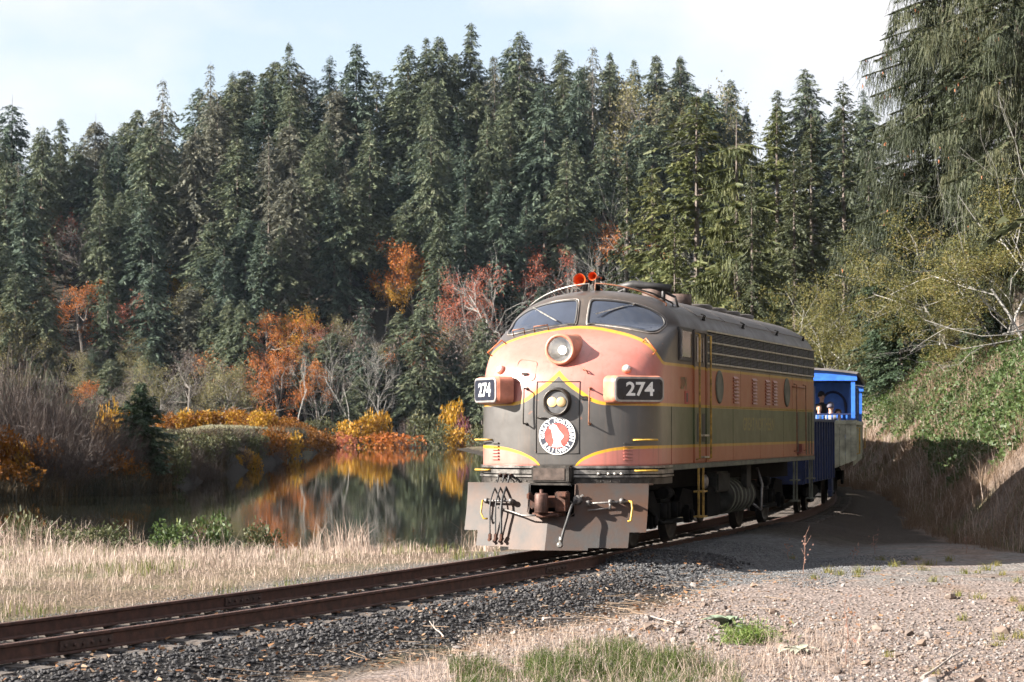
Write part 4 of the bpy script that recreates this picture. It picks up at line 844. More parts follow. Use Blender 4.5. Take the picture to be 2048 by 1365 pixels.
def coach():
    xm, ym, h = chord(CS0, CS1, 2.5); hl, W = (CS1 - CS0) / 2, 1.62
    c = empty('open_air_coach', (xm, ym, 0), -h, 'bright blue open-platform passenger coach with olive green end panel behind the locomotive', 'railway coach')
    def P(mb, n, m, **kw): return mb.build(n, m, c, **kw)
    F = -hl
    mb = MB(); mb.box(-W + .03, W - .03, F + .06, hl, 1.22, 1.36); P(mb, 'floor', BLUED, bevel=.01)
    # raked olive end apron of upright boards below the end railing
    ex = [-1.72, -.67, .67, 1.72]; ez = [1.27, .86, .86, 1.27]; n = 22; bw = 3.44 / n
    for i in range(n):
        x0, x1 = -1.72 + i * bw + .004, -1.72 + (i + 1) * bw - .004; mb = MB(); o = .006 * (i % 2)
        mb.prism([(x0, float(np.interp(x0, ex, ez))), (x1, float(np.interp(x1, ex, ez))), (x1, 2.24), (x0, 2.24)], (0, F + .04 - o, 0), (1, 0, 0), (0, 0, 1), .04); P(mb, 'end_board', GREENW)
    mb = MB(); mb.box(-1.74, 1.74, F - .03, F + .06, 2.24, 2.36); P(mb, 'end_cap_rail', GREENW, bevel=.01)
    mb = MB(); mb.box(-1.66, 1.66, F - .01, F + .04, 2.50, 2.545); P(mb, 'hand_rail', BLUED, bevel=.008)
    bal = MB(); bal.box(-.022, .022, -.03, .03, 2.36, 2.50); bme = bal.mesh('baluster', [BLUE])
    for i in range(23): link('baluster', bme, c, (-1.45 + i * 2.9 / 22, F + .02, 0))
    pm = MB(); pm.box(-.055, .055, -.06, .06, 2.36, 3.46); pme = pm.mesh('post', [BLUE])
    for x in (-1.63, 1.63): link('post', pme, c, (x, F + .03, 0))
    # arched roof and its bright end board
    arch = [(x, 3.76 - .14 * (x / 1.74) ** 2) for x in np.linspace(-1.74, 1.74, 13)]
    mb = MB(); mb.prism([(-1.74, 3.45)] + [(1.74, 3.45)] + arch[::-1], (0, F - .02, 0), (1, 0, 0), (0, 0, 1), .05); P(mb, 'end_fascia', BLUE)
    mb = MB(); mb.prism([(x, z + .004) for x, z in arch] + [(x * 1.03, z + .06) for x, z in arch[::-1]], (0, hl + .1, 0), (1, 0, 0), (0, 0, 1), 2 * hl + .25); P(mb, 'roof', mat('grey_coach_roof', (.13, .12, .125), .6, 0, .2, 3))
    mb = MB(); mb.box(-1.55, 1.55, F + .06, hl, 3.44, 3.50); P(mb, 'ceiling', BLUED)
    # bulkhead behind the platform: doorway in the middle, an arched panel each side
    y = F + 2.1; mb = MB()
    for sd in (-1, 1): mb.box(*sorted((sd * .52, sd * 1.52)), y, y + .05, 1.36, 3.44)
    mb.box(-.52, .52, y, y + .05, 3.18, 3.44); bk = P(mb, 'bulkhead', BLUE)
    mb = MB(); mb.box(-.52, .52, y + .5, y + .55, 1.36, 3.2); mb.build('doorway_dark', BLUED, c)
    for sd in (-1, 1):
        m = 14; o = [(1.03 + .36 * math.cos(math.pi * i / m), 2.75 + .42 * math.sin(math.pi * i / m)) for i in range(m + 1)] + [(.67, 2.0), (1.39, 2.0)]; q = [Vector((sd * a, y - .02, b)) for a, b in o]; mb = MB(); mb.tube(q + q[:2], .04, 6, cap=False); P(mb, 'arch_frame', BLUED)
    mb = MB(); mb.box(-.62, .62, y - .03, y, 3.12, 3.19); P(mb, 'door_lintel', BLUE)
    for sd in (-1, 1):
        mb = MB(); k = 60; wd = (2 * hl - .1) / k
        for i in range(k): mb.box(*sorted((sd * W, sd * (W + .02 + .005 * (i % 2)))), F + .08 + i * wd + .005, F + .08 + (i + 1) * wd - .005, 1.1, 2.24)
        tag(P(mb, 'side_boards', GREENW), kind='stuff')
        mb = MB(); mb.box(*sorted((sd * (W - .03), sd * (W + .05))), F + .07, hl, 2.24, 2.36); P(mb, 'side_cap_rail', GREENW)
        for yy in (F + 2.1, -3, 0.5, 4, hl - .1): link('post', pme, c, (sd * 1.50, yy, 0))
        mb = MB(); mb.box(*sorted((sd * 1.50, sd * 1.52)), F + 2.2, hl, 2.36, 3.44); P(mb, 'side_curtain', BLUED)
        mb = MB(); mb.tube([(sd * 1.66, F + .10, 1.42), (sd * 1.80, F + .10, 1.44), (sd * 1.80, F + .10, 2.14), (sd * 1.66, F + .10, 2.16)], .022, 6); P(mb, 'corner_grab', YELM)
        mb = MB(); mb.tube([(sd * .80, F + .0, 1.36), (sd * .80, F - .09, 1.38), (sd * .80, F - .09, 2.06), (sd * .80, F + .0, 2.08)], .016, 6); P(mb, 'end_grab', YELSIDE)
    mb = MB(); mb.box(-1.52, 1.52, hl - .05, hl, 1.36, 3.44); P(mb, 'rear_wall', BLUED)
    mb = MB(); mb.box(-1.3, 1.3, y - .5, y - .08, 1.75, 1.82); mb.box(-1.3, -1.2, y - .5, y - .1, 1.36, 1.75); mb.box(1.2, 1.3, y - .5, y - .1, 1.36, 1.75); P(mb, 'bench', BLUED, bevel=.01)
    mb = MB(); mb.box(-.9, .9, F + .3, hl - .3, .80, 1.22); P(mb, 'underframe', DARKM)
    for uc in (F + 2.6, hl - 2.6): bogie(c, uc, P)
    mb = MB(); mb.box(-.13, .13, F - .65, F + .3, .74, .96); P(mb, 'coupler', COUPM, bevel=.02)
    return c
short_blue_car()
coach_o = coach()
def following_coaches():
    # the rest of the train, copied part by part
    for s0, lb in ((42.5, 'second blue coach coupled behind the one with passengers'), (60.4, 'third blue coach farther round the curve')):
        xm, ym, h = chord(s0, s0 + CS1 - CS0, 2.5); c = coach_o.copy(); COL.objects.link(c); c.location = (xm, ym, 0); c.rotation_euler = (0, 0, -h); c['label'] = lb; c['group'] = 'open coaches'
        for ch in list(coach_o.children):
            k = ch.copy(); COL.objects.link(k); k.parent = c
    coach_o['group'] = 'open coaches'
following_coaches()

SKIN = mat('skin', (.52, .30, .22), .55, 0, .08, 12)
def person(loc, rz, seated, top, legs, hat, hatkind, label, scale=1.0, hat_name='hat'):
    """one continuous skinned body; arms and hands bent at the elbow"""
    J = {}; V = []; E = []; Rr = []
    def jt(n, p, r, par=None):
        J[n] = len(V); V.append(p); Rr.append(r)
        if par is not None: E.append((J[par], J[n]))
    hz = .0
    jt('pelvis', (0, 0, .93), (.16, .12)); jt('waist', (0, 0, 1.08), (.15, .11), 'pelvis'); jt('chest', (0, -.01, 1.30), (.18, .125), 'waist'); jt('neckb', (0, 0, 1.46), (.085, .08), 'chest'); jt('neck', (0, -.01, 1.53), (.055, .055), 'neckb')
    jt('jaw', (0, -.025, 1.60), (.066, .072), 'neck'); jt('head', (0, -.01, 1.68), (.082, .098), 'jaw'); jt('crown', (0, 0, 1.75), (.062, .075), 'head')
    for s, n in ((-1, 'l'), (1, 'r')):
        jt('sh' + n, (s * .19, 0, 1.42), (.07, .07), 'chest'); jt('el' + n, (s * .26, -.06, 1.15), (.05, .05), 'sh' + n); jt('wr' + n, (s * .20, -.30, 1.10), (.034, .03), 'el' + n); jt('pa' + n, (s * .19, -.37, 1.10), (.040, .022), 'wr' + n)
        for k in range(4): jt('f%d%s' % (k, n), (s * (.19 + (k - 1.5) * .019), -.45 - .008 * (k in (1, 2)), 1.085), (.009, .009), 'pa' + n)
        jt('t' + n, (s * (.19 - .05), -.40, 1.11), (.010, .010), 'pa' + n)
        if seated: jt('kn' + n, (s * .11, -.42, .92), (.075, .07), 'pelvis'); jt('an' + n, (s * .11, -.42, .52), (.045, .045), 'kn' + n); jt('to' + n, (s * .12, -.58, .47), (.04, .03), 'an' + n)
        else: jt('kn' + n, (s * .11, -.02, .48), (.075, .07), 'pelvis'); jt('an' + n, (s * .11, .02, .09), (.045, .045), 'kn' + n); jt('to' + n, (s * .12, -.15, .03), (.04, .03), 'an' + n)
    me = bpy.data.meshes.new('person'); me.from_pydata(V, E, []); o = bpy.data.objects.new('person', me); COL.objects.link(o)
    md = o.modifiers.new('s', 'SKIN'); 
    for i, r in enumerate(Rr): me.skin_vertices[0].data[i].radius = r; me.skin_vertices[0].data[i].use_root = (i == 0)
    sd_ = o.modifiers.new('d', 'SUBSURF'); sd_.levels = 2
    dg = bpy.context.evaluated_depsgraph_get(); m2 = bpy.data.meshes.new_from_object(o.evaluated_get(dg)); bpy.data.objects.remove(o)
    m2.materials.clear()
    for q in (top, legs, SKIN): m2.materials.append(q)
    for p in m2.polygons:
        x, y, z = p.center; p.use_smooth = True
        p.material_index = 2 if z > 1.50 or (y < -.33 and 1.03 < z < 1.2) else (0 if z > .97 else 1)
    # nose, ears, eyes give the head a face
    root = link('person', m2, None, loc, (0, 0, rz), scale)
    tag(root, label, 'person', 'passengers in the open coach')
    mb = MB(); mb.lathe([(.012, 0), (.014, .02), (0, .03)], (0, -.10, 1.655), (0, -1, -.3), 8); mb.lathe([(.02, -.01), (.022, .008), (0, .012)], (.082, 0, 1.665), (1, 0, 0), 8); mb.lathe([(.02, -.01), (.022, .008), (0, .012)], (-.082, 0, 1.665), (-1, 0, 0), 8); mb.build('nose_and_ears', SKIN, root)
    mb = MB(); 
    for s in (-1, 1): mb.lathe([(.011, 0), (.006, .005), (0, .006)], (s * .032, -.093, 1.69), (0, -1, 0), 8)
    mb.box(-.025, .025, -.100, -.09, 1.605, 1.612); mb.build('eyes_and_mouth', mat('dark_features', (.04, .025, .02), .4), root)
    mb = MB(); prof = [(.098, -.035), (.102, 0), (.098, .05), (.075, .10), (.03, .125), (0, .13)]
    if hatkind == 'hair': prof = [(.085, -.10), (.098, -.05), (.102, 0), (.098, .05), (.072, .095), (0, .115)]
    mb.lathe(prof, (0, .012 if hatkind != 'hair' else .03, 1.70), (0, .06, 1), 18)
    if hatkind == 'cap': mb.prism([(-.075, 0), (.075, 0), (.06, .10), (0, .125), (-.06, .10)], (0, -.075, 1.715), (1, 0, 0), (0, -1, .15), .012)
    mb.build(hat_name, hat, root)
    return root
def coach_people():
    h = -coach_o.rotation_euler.z; U_ = Vector((math.sin(h), math.cos(h), 0)); V_ = Vector((math.cos(h), -math.sin(h), 0)); C_ = Vector(coach_o.location)
    navy = mat('navy_jacket', (.02, .024, .04), .8); grey = mat('grey_jacket', (.16, .16, .17), .8); jeans = mat('jeans', (.05, .07, .13), .8); lblue = mat('pale_blue_jacket', (.16, .25, .42), .8); dk = mat('dark_coat', (.03, .025, .025), .8)
    hl = (CS1 - CS0) / 2
    def at(px, y, crown, k=1.0):
        # place on the platform along a bearing, with the top of the head at the given height
        g = (px - 1024) / F_PX; Q = C_ + U_ * (y - hl); v = (g * Q.y - Q.x) / (V_.x - g * V_.y); v = max(-1.2, min(1.2, v)); p = Q + V_ * v; return (p.x, p.y, crown - 1.79 * k)
    person(at(1643, 1.35, 3.15), -h + .5, False, navy, jeans, mat('black_cap_cloth', (.015, .015, .018), .8), 'cap', 'standing passenger in a black cap and navy jacket in the coach doorway', 1.0, 'cap')
    person(at(1638, .55, 2.78, .80), -h + .3, False, lblue, jeans, mat('sandy_hair', (.22, .13, .07), .7), 'hair', 'sandy-haired child in pale blue at the railing below the capped passenger', .80, 'hair')
    person(at(1661, .55, 2.84), -h + 2.7, True, grey, jeans, mat('grey_knit', (.13, .12, .15), .9), 'beanie', 'passenger in a grey knitted hat and grey jacket with back to the railing', 1.0, 'knitted_hat')
    person(at(1687, .75, 2.66), -h + .1, True, dk, jeans, mat('brown_hair', (.06, .035, .02), .7), 'hair', 'brown-haired passenger in a dark coat facing the railing', 1.0, 'hair')
    person(at(1704, .9, 2.60), -h + .6, True, dk, jeans, mat('black_hair', (.012, .010, .010), .6), 'hair', 'dark-haired passenger at the end post of the coach platform', 1.0, 'hair')
coach_people()
# ------------------------------------------------------------------ vegetation
def nrm(a): return a / np.maximum(np.linalg.norm(a, axis=-1, keepdims=True), 1e-9)
def quads(c, a, b, tip=.35):
    """blades: base centre c, long vector a, width vector b"""
    v = np.stack([c - b / 2, c + b / 2, c + a + b * tip / 2, c + a - b * tip / 2], 1).reshape(-1, 3); f = np.arange(len(v)).reshape(-1, 4)
    return v, f
def tubes_np(segs, n=5):
    """segs: list of (p0, p1, r0, r1)"""
    P0 = np.array([s[0] for s in segs]); P1 = np.array([s[1] for s in segs]); r0 = np.array([s[2] for s in segs]); r1 = np.array([s[3] for s in segs])
    d = nrm(P1 - P0); ref = np.where(np.abs(d[:, 2:3]) < .9, np.array([[0, 0, 1.]]), np.array([[1., 0, 0]])); a = nrm(np.cross(d, ref)); b = np.cross(d, a)
    t = np.arange(n) * 2 * math.pi / n; ring = a[:, None] * np.cos(t)[None, :, None] + b[:, None] * np.sin(t)[None, :, None]
    v = np.concatenate([P0[:, None] + ring * r0[:, None, None], P1[:, None] + ring * r1[:, None, None]], 1).reshape(-1, 3)
    base = (np.arange(len(segs)) * 2 * n)[:, None, None]; j = np.arange(n)
    f = (base + np.stack([j, (j + 1) % n, n + (j + 1) % n, n + j], -1)[None]).reshape(-1, 4)
    return v, f
BARK = mat('conifer_bark', (.13, .105, .09), .9, 0, .3, 3)
BARKG = mat('pale_alder_bark', (0.276, 0.264, 0.246), .85, 0, .2, 4)
BARKT = mat('grey_twig_bark', (0.15, 0.132, 0.12), .9, 0, .25, 5)
BARKD = mat('dark_brown_bark', (.07, .055, .045), .9, 0, .3, 4)
def conifer(seed, h=34., r=4.2, base=.12, nb=300, power=.8, droop=.35, up=.25, size=1.0, dens=1.0, ragged=.1, top=.985):
    rg = np.random.default_rng(seed); zf = base + (top - base) * np.sort(rg.random(nb)) ** .9; az = np.arange(nb) * 2.399 + rg.normal(0, .5, nb)
    lob = 1 + .28 * np.sin(az * 2 + zf * 17 + seed) + .22 * np.sin(az * 3 - zf * 31 + seed)
    L = r * np.maximum((1 - zf) / (1 - base), .02) ** power * rg.uniform(.6, 1.12, nb) * lob + .10
    L *= np.where(rg.random(nb) < ragged, .45, 1.0) * np.clip(.55 + (zf - base) * 5, .55, 1)
    out = np.stack([np.cos(az), np.sin(az), np.zeros(nb)], -1); sl = up * (zf - .35) * 1.6; br = rg.random(nb)
    ns = np.maximum(4, (dens * (4 + 3.4 * L)).astype(int)); bi = np.repeat(np.arange(nb), ns); k = len(bi)
    s = rg.uniform(.18, 1.0, k); Lb = L[bi]; o = out[bi]; side = np.stack([-o[:, 1], o[:, 0], np.zeros(k)], -1); sg = np.where(rg.random(k) < .5, 1., -1.)
    z = zf[bi] * h + sl[bi] * Lb * s - droop * Lb * s * s
    wob = rg.normal(0, .12, (k, 3)) * size
    c = o * (Lb * s)[:, None] + np.stack([np.zeros(k), np.zeros(k), z], -1) + wob
    d = nrm(o * rg.uniform(.35, 1.0, k)[:, None] + side * (sg * rg.uniform(.1, .95, k))[:, None] + np.array([0, 0, -1.]) * rg.uniform(.05, .75, k)[:, None])
    sz = size * (.36 + .64 * np.minimum(Lb / (r * .6), 1)); ln = sz * rg.uniform(.5, 1.1, k); wd = sz * rg.uniform(.22, .44, k)
    b = nrm(np.cross(d, nrm(np.array([0, 0, 1.]) + rg.normal(0, .55, (k, 3))))) * wd[:, None]
    v, f = quads(c, d * ln[:, None], b, .3); tint = np.clip(.15 + .7 * (.6 * br[bi] + .4 * rg.random(k)), 0, 1)
    # leader
    tr = [((0, 0, -1.5), (0, 0, h * .35), .012 * h, .0085 * h), ((0, 0, h * .35), (0, 0, h * .8), .0085 * h, .0035 * h), ((0, 0, h * .8), (0, 0, h * 1.0), .0035 * h, .0006 * h)]
    for i in range(0, nb, 5): tr.append(((0, 0, zf[i] * h), tuple(out[i] * L[i] * .8 + np.array([0, 0, zf[i] * h + sl[i] * L[i] * .8 - droop * L[i] * .64])), .0022 * h * (1.2 - zf[i]), .0005 * h))
    return (v, f, tint), tubes_np(tr, 6)
def skeleton(seed, h, spread=.45, levels=4, kids=(3, 4), trunk=.35, r0=None, wob=.18, multi=1, upb=.25):
    rd = random.Random(seed); segs = []; tips = []
    def grow(p, d, ln, r, lv):
        n = 3; q = p
        for i in range(n):
            d2 = (d + Vector((rd.gauss(0, wob), rd.gauss(0, wob), rd.gauss(0, wob * .5) + upb * .12))).normalized(); e = q + d2 * ln / n; rr = r * (1 - .3 * (i + 1) / n); segs.append((tuple(q), tuple(e), r * (1 - .3 * i / n), rr)); q = e; d = d2
            if lv <= 1: tips.append((tuple(q), lv))
        if lv == 0: tips.append((tuple(q), 0)); return
        for k in range(rd.randint(*kids)):
            a = rd.random() * 2 * math.pi; t = rd.uniform(.35, 1.0); b = p.lerp(q, t); perp = d.orthogonal().normalized(); perp.rotate(Matrix.Rotation(a, 3, d)); nd = (d * (1 - spread) + perp * rd.uniform(.6, 1.1) * spread * 1.6 + Vector((0, 0, upb * .5))).normalized()
            grow(b, nd, ln * rd.uniform(.55, .82), r * .7 * rd.uniform(.55, .85), lv - 1)
    for m in range(multi):
        a = rd.random() * 6.28; lean = .0 if multi == 1 else .35
        grow(Vector((.15 * math.cos(a) * (multi > 1), .15 * math.sin(a) * (multi > 1), -.4)), Vector((lean * math.cos(a), lean * math.sin(a), 1)).normalized(), h * trunk, r0 or h * .013, levels)
    sc = h / max(s[1][2] for s in segs); segs = [(tuple(np.array(a) * sc), tuple(np.array(b) * sc), c * sc, d * sc) for a, b, c, d in segs]; tips = [(tuple(np.array(a) * sc), l) for a, l in tips]
    return segs, tips
def leaves_at(pts, per, spread, size, seed, hang=.3, tip=.55):
    rg = np.random.default_rng(seed); P = np.repeat(np.array(pts), per, 0); k = len(P); c = P + rg.normal(0, spread, (k, 3)); d = nrm(rg.normal(0, 1, (k, 3)) + np.array([0, 0, -hang])); s = size * rg.uniform(.6, 1.3, k)
    b = nrm(np.cross(d, rg.normal(0, 1, (k, 3)))) * (s * .75)[:, None]; v, f = quads(c, d * s[:, None], b, tip); cl = np.repeat(rg.random(len(pts)), per)
    return v, f, np.clip(.5 * cl + .5 * rg.random(k), 0, 1)
def weeping(seed, h=26., r=6.5, nb=120, base=.05, size=1.0, lenk=1.0):
    """spruce with hanging curtains of branchlets and brown cones"""
    rg = np.random.default_rng(seed); zf = base + (.97 - base) * np.sort(rg.random(nb)); az = np.arange(nb) * 2.399 + rg.normal(0, .4, nb); L = r * (1 - zf) ** .6 * rg.uniform(.55, 1.1, nb) + .4
    out = np.stack([np.cos(az), np.sin(az), np.zeros(nb)], -1); C = []; A = []; B = []; T = []; segs = [((0, 0, -1), (0, 0, h * .5), .018 * h, .010 * h), ((0, 0, h * .5), (0, 0, h), .010 * h, .001 * h)]; cones = []
    for i in range(nb):
        ss = np.linspace(0, .8, 7); pz = zf[i] * h + .12 * L[i] * ss - .38 * L[i] * ss ** 2 + .10 * L[i] * ss ** 4; pts = out[i] * (L[i] * ss)[:, None] + np.stack([0 * ss, 0 * ss, pz], -1)
        for a, b in zip(pts[:-1], pts[1:]): segs.append((tuple(a), tuple(b), (.018 * L[i] ** .5), (.012 * L[i] ** .5)))
        n = int(60 + 64 * L[i]); s = np.clip(rg.choice(rg.uniform(.12, 1, 9), n) + rg.normal(0, .045, n), .08, 1.03); p = out[i] * (L[i] * s)[:, None]; p[:, 2] += zf[i] * h + .12 * L[i] * s - .38 * L[i] * s ** 2 + .10 * L[i] * s ** 4
        side = np.array([-out[i][1], out[i][0], 0]); lat = rg.normal(0, .22 + .13 * L[i], n) * (1.1 - s * .6); p += side * lat[:, None]; p[:, 2] -= np.abs(lat) * .45
        # hanging strips in three lengths, kinked
        hl = lenk * rg.uniform(.15, 1.0, n) ** 1.3 * (.55 + .35 * min(L[i], 4) / 2); q = p.copy(); sway = rg.normal(0, .2, (n, 3)); ang = rg.uniform(0, 6.28, n); t0 = .6 * rg.random() + .4 * rg.random(n)
        for k in range(2):
            d = np.array([0, 0, -1.]) + sway * (1 + k) + (out[i] * .18 if k == 0 else 0); a = d * (hl / 2)[:, None]; w = .034 * size * (1 - .25 * k); b = np.stack([np.cos(ang + k), np.sin(ang + k), 0 * ang], -1) * w
            C.append(q); A.append(a); B.append(b); T.append(t0 + rg.uniform(-.15, .15, n)); q = q + a
        m = int(20 * L[i]) + 10; s = rg.uniform(.3, 1, m); p2 = out[i] * (L[i] * s)[:, None]; p2[:, 2] += zf[i] * h + .12 * L[i] * s - .38 * L[i] * s ** 2 + .10 * L[i] * s ** 4; d = nrm(out[i] + side * rg.normal(0, .8, m)[:, None] + np.array([0, 0, -.35])); C.append(p2); A.append(d * (.38 * size)); B.append(nrm(np.cross(d, rg.normal(0, 1, (m, 3)))) * .09 * size); T.append(rg.random(m))
        if rg.random() < .55:
            for q in range(rg.integers(1, 5)): ti = rg.uniform(.55, 1); pp = out[i] * L[i] * ti + np.array([0, 0, zf[i] * h + .12 * L[i] * ti - .38 * L[i] * ti ** 2 + .1 * L[i] * ti ** 4]) + rg.normal(0, .18, 3); cones.append(pp - np.array([0, 0, .25]))
    C = np.concatenate(C); A = np.concatenate(A); B = np.concatenate(B); T = np.concatenate(T); v, f = quads(C, A, B, .75)
    cs = [(tuple(c), tuple(c - np.array([0, 0, .17])), .045, .03) for c in cones]
    return (v, f, np.clip(T, 0, 1)), tubes_np(segs, 6), (tubes_np(cs, 6) if cs else None)

GRN_FAR = leaf_mat('hill_conifer_needles', [(0.0392, 0.0557, 0.0372), (0.0619, 0.0826, 0.0495), (0.0912, 0.105, 0.0619), (0.134, 0.134, 0.0826)], .2, .7)
GRN_BLUE = leaf_mat('blue_green_needles', [(0.0344, 0.0526, 0.0405), (0.0526, 0.0769, 0.0546), (0.081, 0.103, 0.0688)], .2, .7)
GRN_GREY = leaf_mat('lichen_grey_needles', [(0.0638, 0.0663, 0.0493), (0.0978, 0.1, 0.0748), (0.14, 0.136, 0.102)], .2, .7)
GRN_MID = leaf_mat('olive_fir_needles', [(.040, .052, .020), (.068, .080, .028), (.105, .112, .042), (.14, .135, .055)], .25, .6)
GRN_NEAR = leaf_mat('spruce_needles', [(.024, .032, .018), (.040, .050, .027), (.064, .074, .038), (.10, .098, .052)], .25, .6)
GRN_SPR = leaf_mat('young_spruce_needles', [(.026, .046, .026), (.042, .066, .036), (.066, .09, .05)], .2, .6)
def cols(*c): return list(c)
ORG = leaf_mat('orange_autumn_leaves', [(0.256, 0.0704, 0.0192), (0.352, 0.115, 0.0224), (0.397, 0.166, 0.032)], .35)
RUSTL = leaf_mat('rust_red_leaves', [(0.221, 0.051, 0.034), (0.306, 0.085, 0.0467), (0.357, 0.145, 0.0765)], .3)
GOLD = leaf_mat('golden_leaves', [(0.27, 0.118, 0.0108), (0.335, 0.173, 0.0135), (0.356, 0.226, 0.027)], .35)
GOLDO = leaf_mat('burnt_gold_leaves', [(0.108, 0.0367, 0.00588), (0.196, 0.0735, 0.00882), (0.269, 0.127, 0.0147)], .35)
OLIVE = leaf_mat('olive_tan_leaves', [(0.09, 0.0863, 0.0375), (0.143, 0.131, 0.0562), (0.203, 0.176, 0.0825)], .3)
YOLIVE = leaf_mat('yellow_olive_leaves', [(.055, .062, .02), (.09, .092, .028), (.13, .118, .036), (.18, .135, .045)], .35)
TWIGB = leaf_mat('brown_twig_haze', [(.045, .033, .030), (.075, .056, .050), (.115, .09, .075)], .2)
MAROON = leaf_mat('maroon_leaves', [(.10, .03, .04), (.16, .05, .06)], .3)
SHRUBG = leaf_mat('dull_green_leaves', [(0.04, 0.052, 0.024), (0.072, 0.08, 0.036), (0.112, 0.104, 0.052)], .3)
BRAMG = leaf_mat('bramble_green_leaves', [(0.0264, 0.048, 0.0144), (0.0432, 0.0744, 0.0216), (0.072, 0.106, 0.0336), (0.115, 0.12, 0.0384)], .3, .5)

def place(name, parts, x, y, z, sc, rz, label, cat, group=None):
    """parts: list of (part name, mesh); sc: (xy, z) scale"""
    o = empty(name, (x, y, z), rz, label, cat, group); o.scale = (sc[0], sc[0], sc[1])
    for n, me in parts:
        c = link(n, me, o)
        if n == 'cones': c['kind'] = 'stuff'
    return o
def tree_parts(nm, crown, trunk, lm, bm, extra=None):
    p = [('crown', np_mesh(nm + '_crown', crown[0], crown[1], lm, crown[2])), ('trunk', np_mesh(nm + '_trunk', trunk[0], trunk[1], bm))]
    return p
def ordn(n): return {1: 'first', 2: 'second', 3: 'third', 4: 'fourth', 5: 'fifth', 6: 'sixth', 7: 'seventh', 8: 'eighth', 9: 'ninth', 10: 'tenth', 11: 'eleventh', 12: 'twelfth'}.get(n, '%d%s' % (n, {1: 'st', 2: 'nd', 3: 'rd'}.get(n % 10 if n % 100 not in (11, 12, 13) else 0, 'th')))

# photo bearing, top row, foot row, depth, kind, label
AUTUMN = [(770, 478, 640, 398, 'orange', 'large orange maple glowing above the pond shore among dark conifers'),
         (830, 510, 620, 400, 'gold', 'small golden tree tucked behind the large orange maple'),
         (125, 418, 520, 425, 'rust', 'rust red tree high on the hillside above the brown thicket'),
         (165, 565, 680, 402, 'orange', 'orange tree below the rust red one on the hillside'),
         (265, 585, 690, 398, 'rust', 'reddish brown tree between dark conifers left of centre hill'),
         (530, 620, 740, 388, 'orange', 'bright orange tree at the hill foot above the golden shrubs'),
         (625, 615, 730, 391, 'gold', 'golden tree at the hill foot between orange trees'),
         (560, 690, 830, 380, 'orange', 'wide orange tree behind the end of the golden shrub row'),
         (640, 720, 850, 382, 'orange', 'orange and green tree just behind the shore, left of bare trunks'),
         (1010, 530, 690, 392, 'rust', 'tall rust red tree beside the cab roof of the locomotive'),
         (1130, 492, 640, 396, 'rust', 'reddish half-bare tree rising behind the air horns'),
         (335, 525, 580, 420, 'gold', 'small golden tree alone in the dark middle of the hillside'),
         (900, 545, 680, 394, 'rust', 'dull red tree between orange maple and tall rust tree'),
         (1230, 440, 600, 385, 'orange', 'thin orange tree in front of the conifers behind the cab'),
         (1290, 152, 260, 470, 'olive', 'rounded yellowish tree on the skyline above the cab'),
         (1425, 150, 260, 476, 'olive', 'rounded brownish tree on the skyline beside crest conifers'),
         (330, 395, 540, 430, 'brown', 'grey brown leafless tree high on the hillside, left of centre'),
         (175, 440, 560, 428, 'brown', 'brown leafless tree beside the rust red tree on the hillside'),
         (400, 560, 690, 404, 'olive', 'olive leafy tree low on the hillside among conifers'),
         (60, 600, 760, 396, 'olive', 'olive tree at the hill foot above the brown thicket'),
         (300, 715, 825, 300, 'olive', 'tan willow behind the grass terrace, left one'),
         (440, 715, 830, 310, 'olive', 'rounded olive willow behind the grass terrace, right one'),
         (230, 735, 830, 290, 'brown', 'low brown willow behind the small dark spruce'),
         (375, 690, 800, 330, 'brown', 'brown twiggy tree between the two willows behind the terrace'),
         (680, 620, 840, 383, 'brown', 'brown twiggy tree on the shore behind bare trunks'),
         (950, 620, 850, 377, 'brown', 'brown twiggy tree on the shore touching the nose outline')]
def _stand(px, yb, Y):
    if Y <= 376: return Y
    ys = np.arange(379, 455, 1.0); g = ground_z(px2x(px, ys), ys); fy = HORIZON - (g - CAM_H) * F_PX / ys      # on the slope where its foot shows in the photograph
    return float(ys[np.argmin(np.abs(fy - (yb + 25)))])
AUTUMN = [(px, yt, yb, _stand(px, yb, Y), kd, lb) for px, yt, yb, Y, kd, lb in AUTUMN]
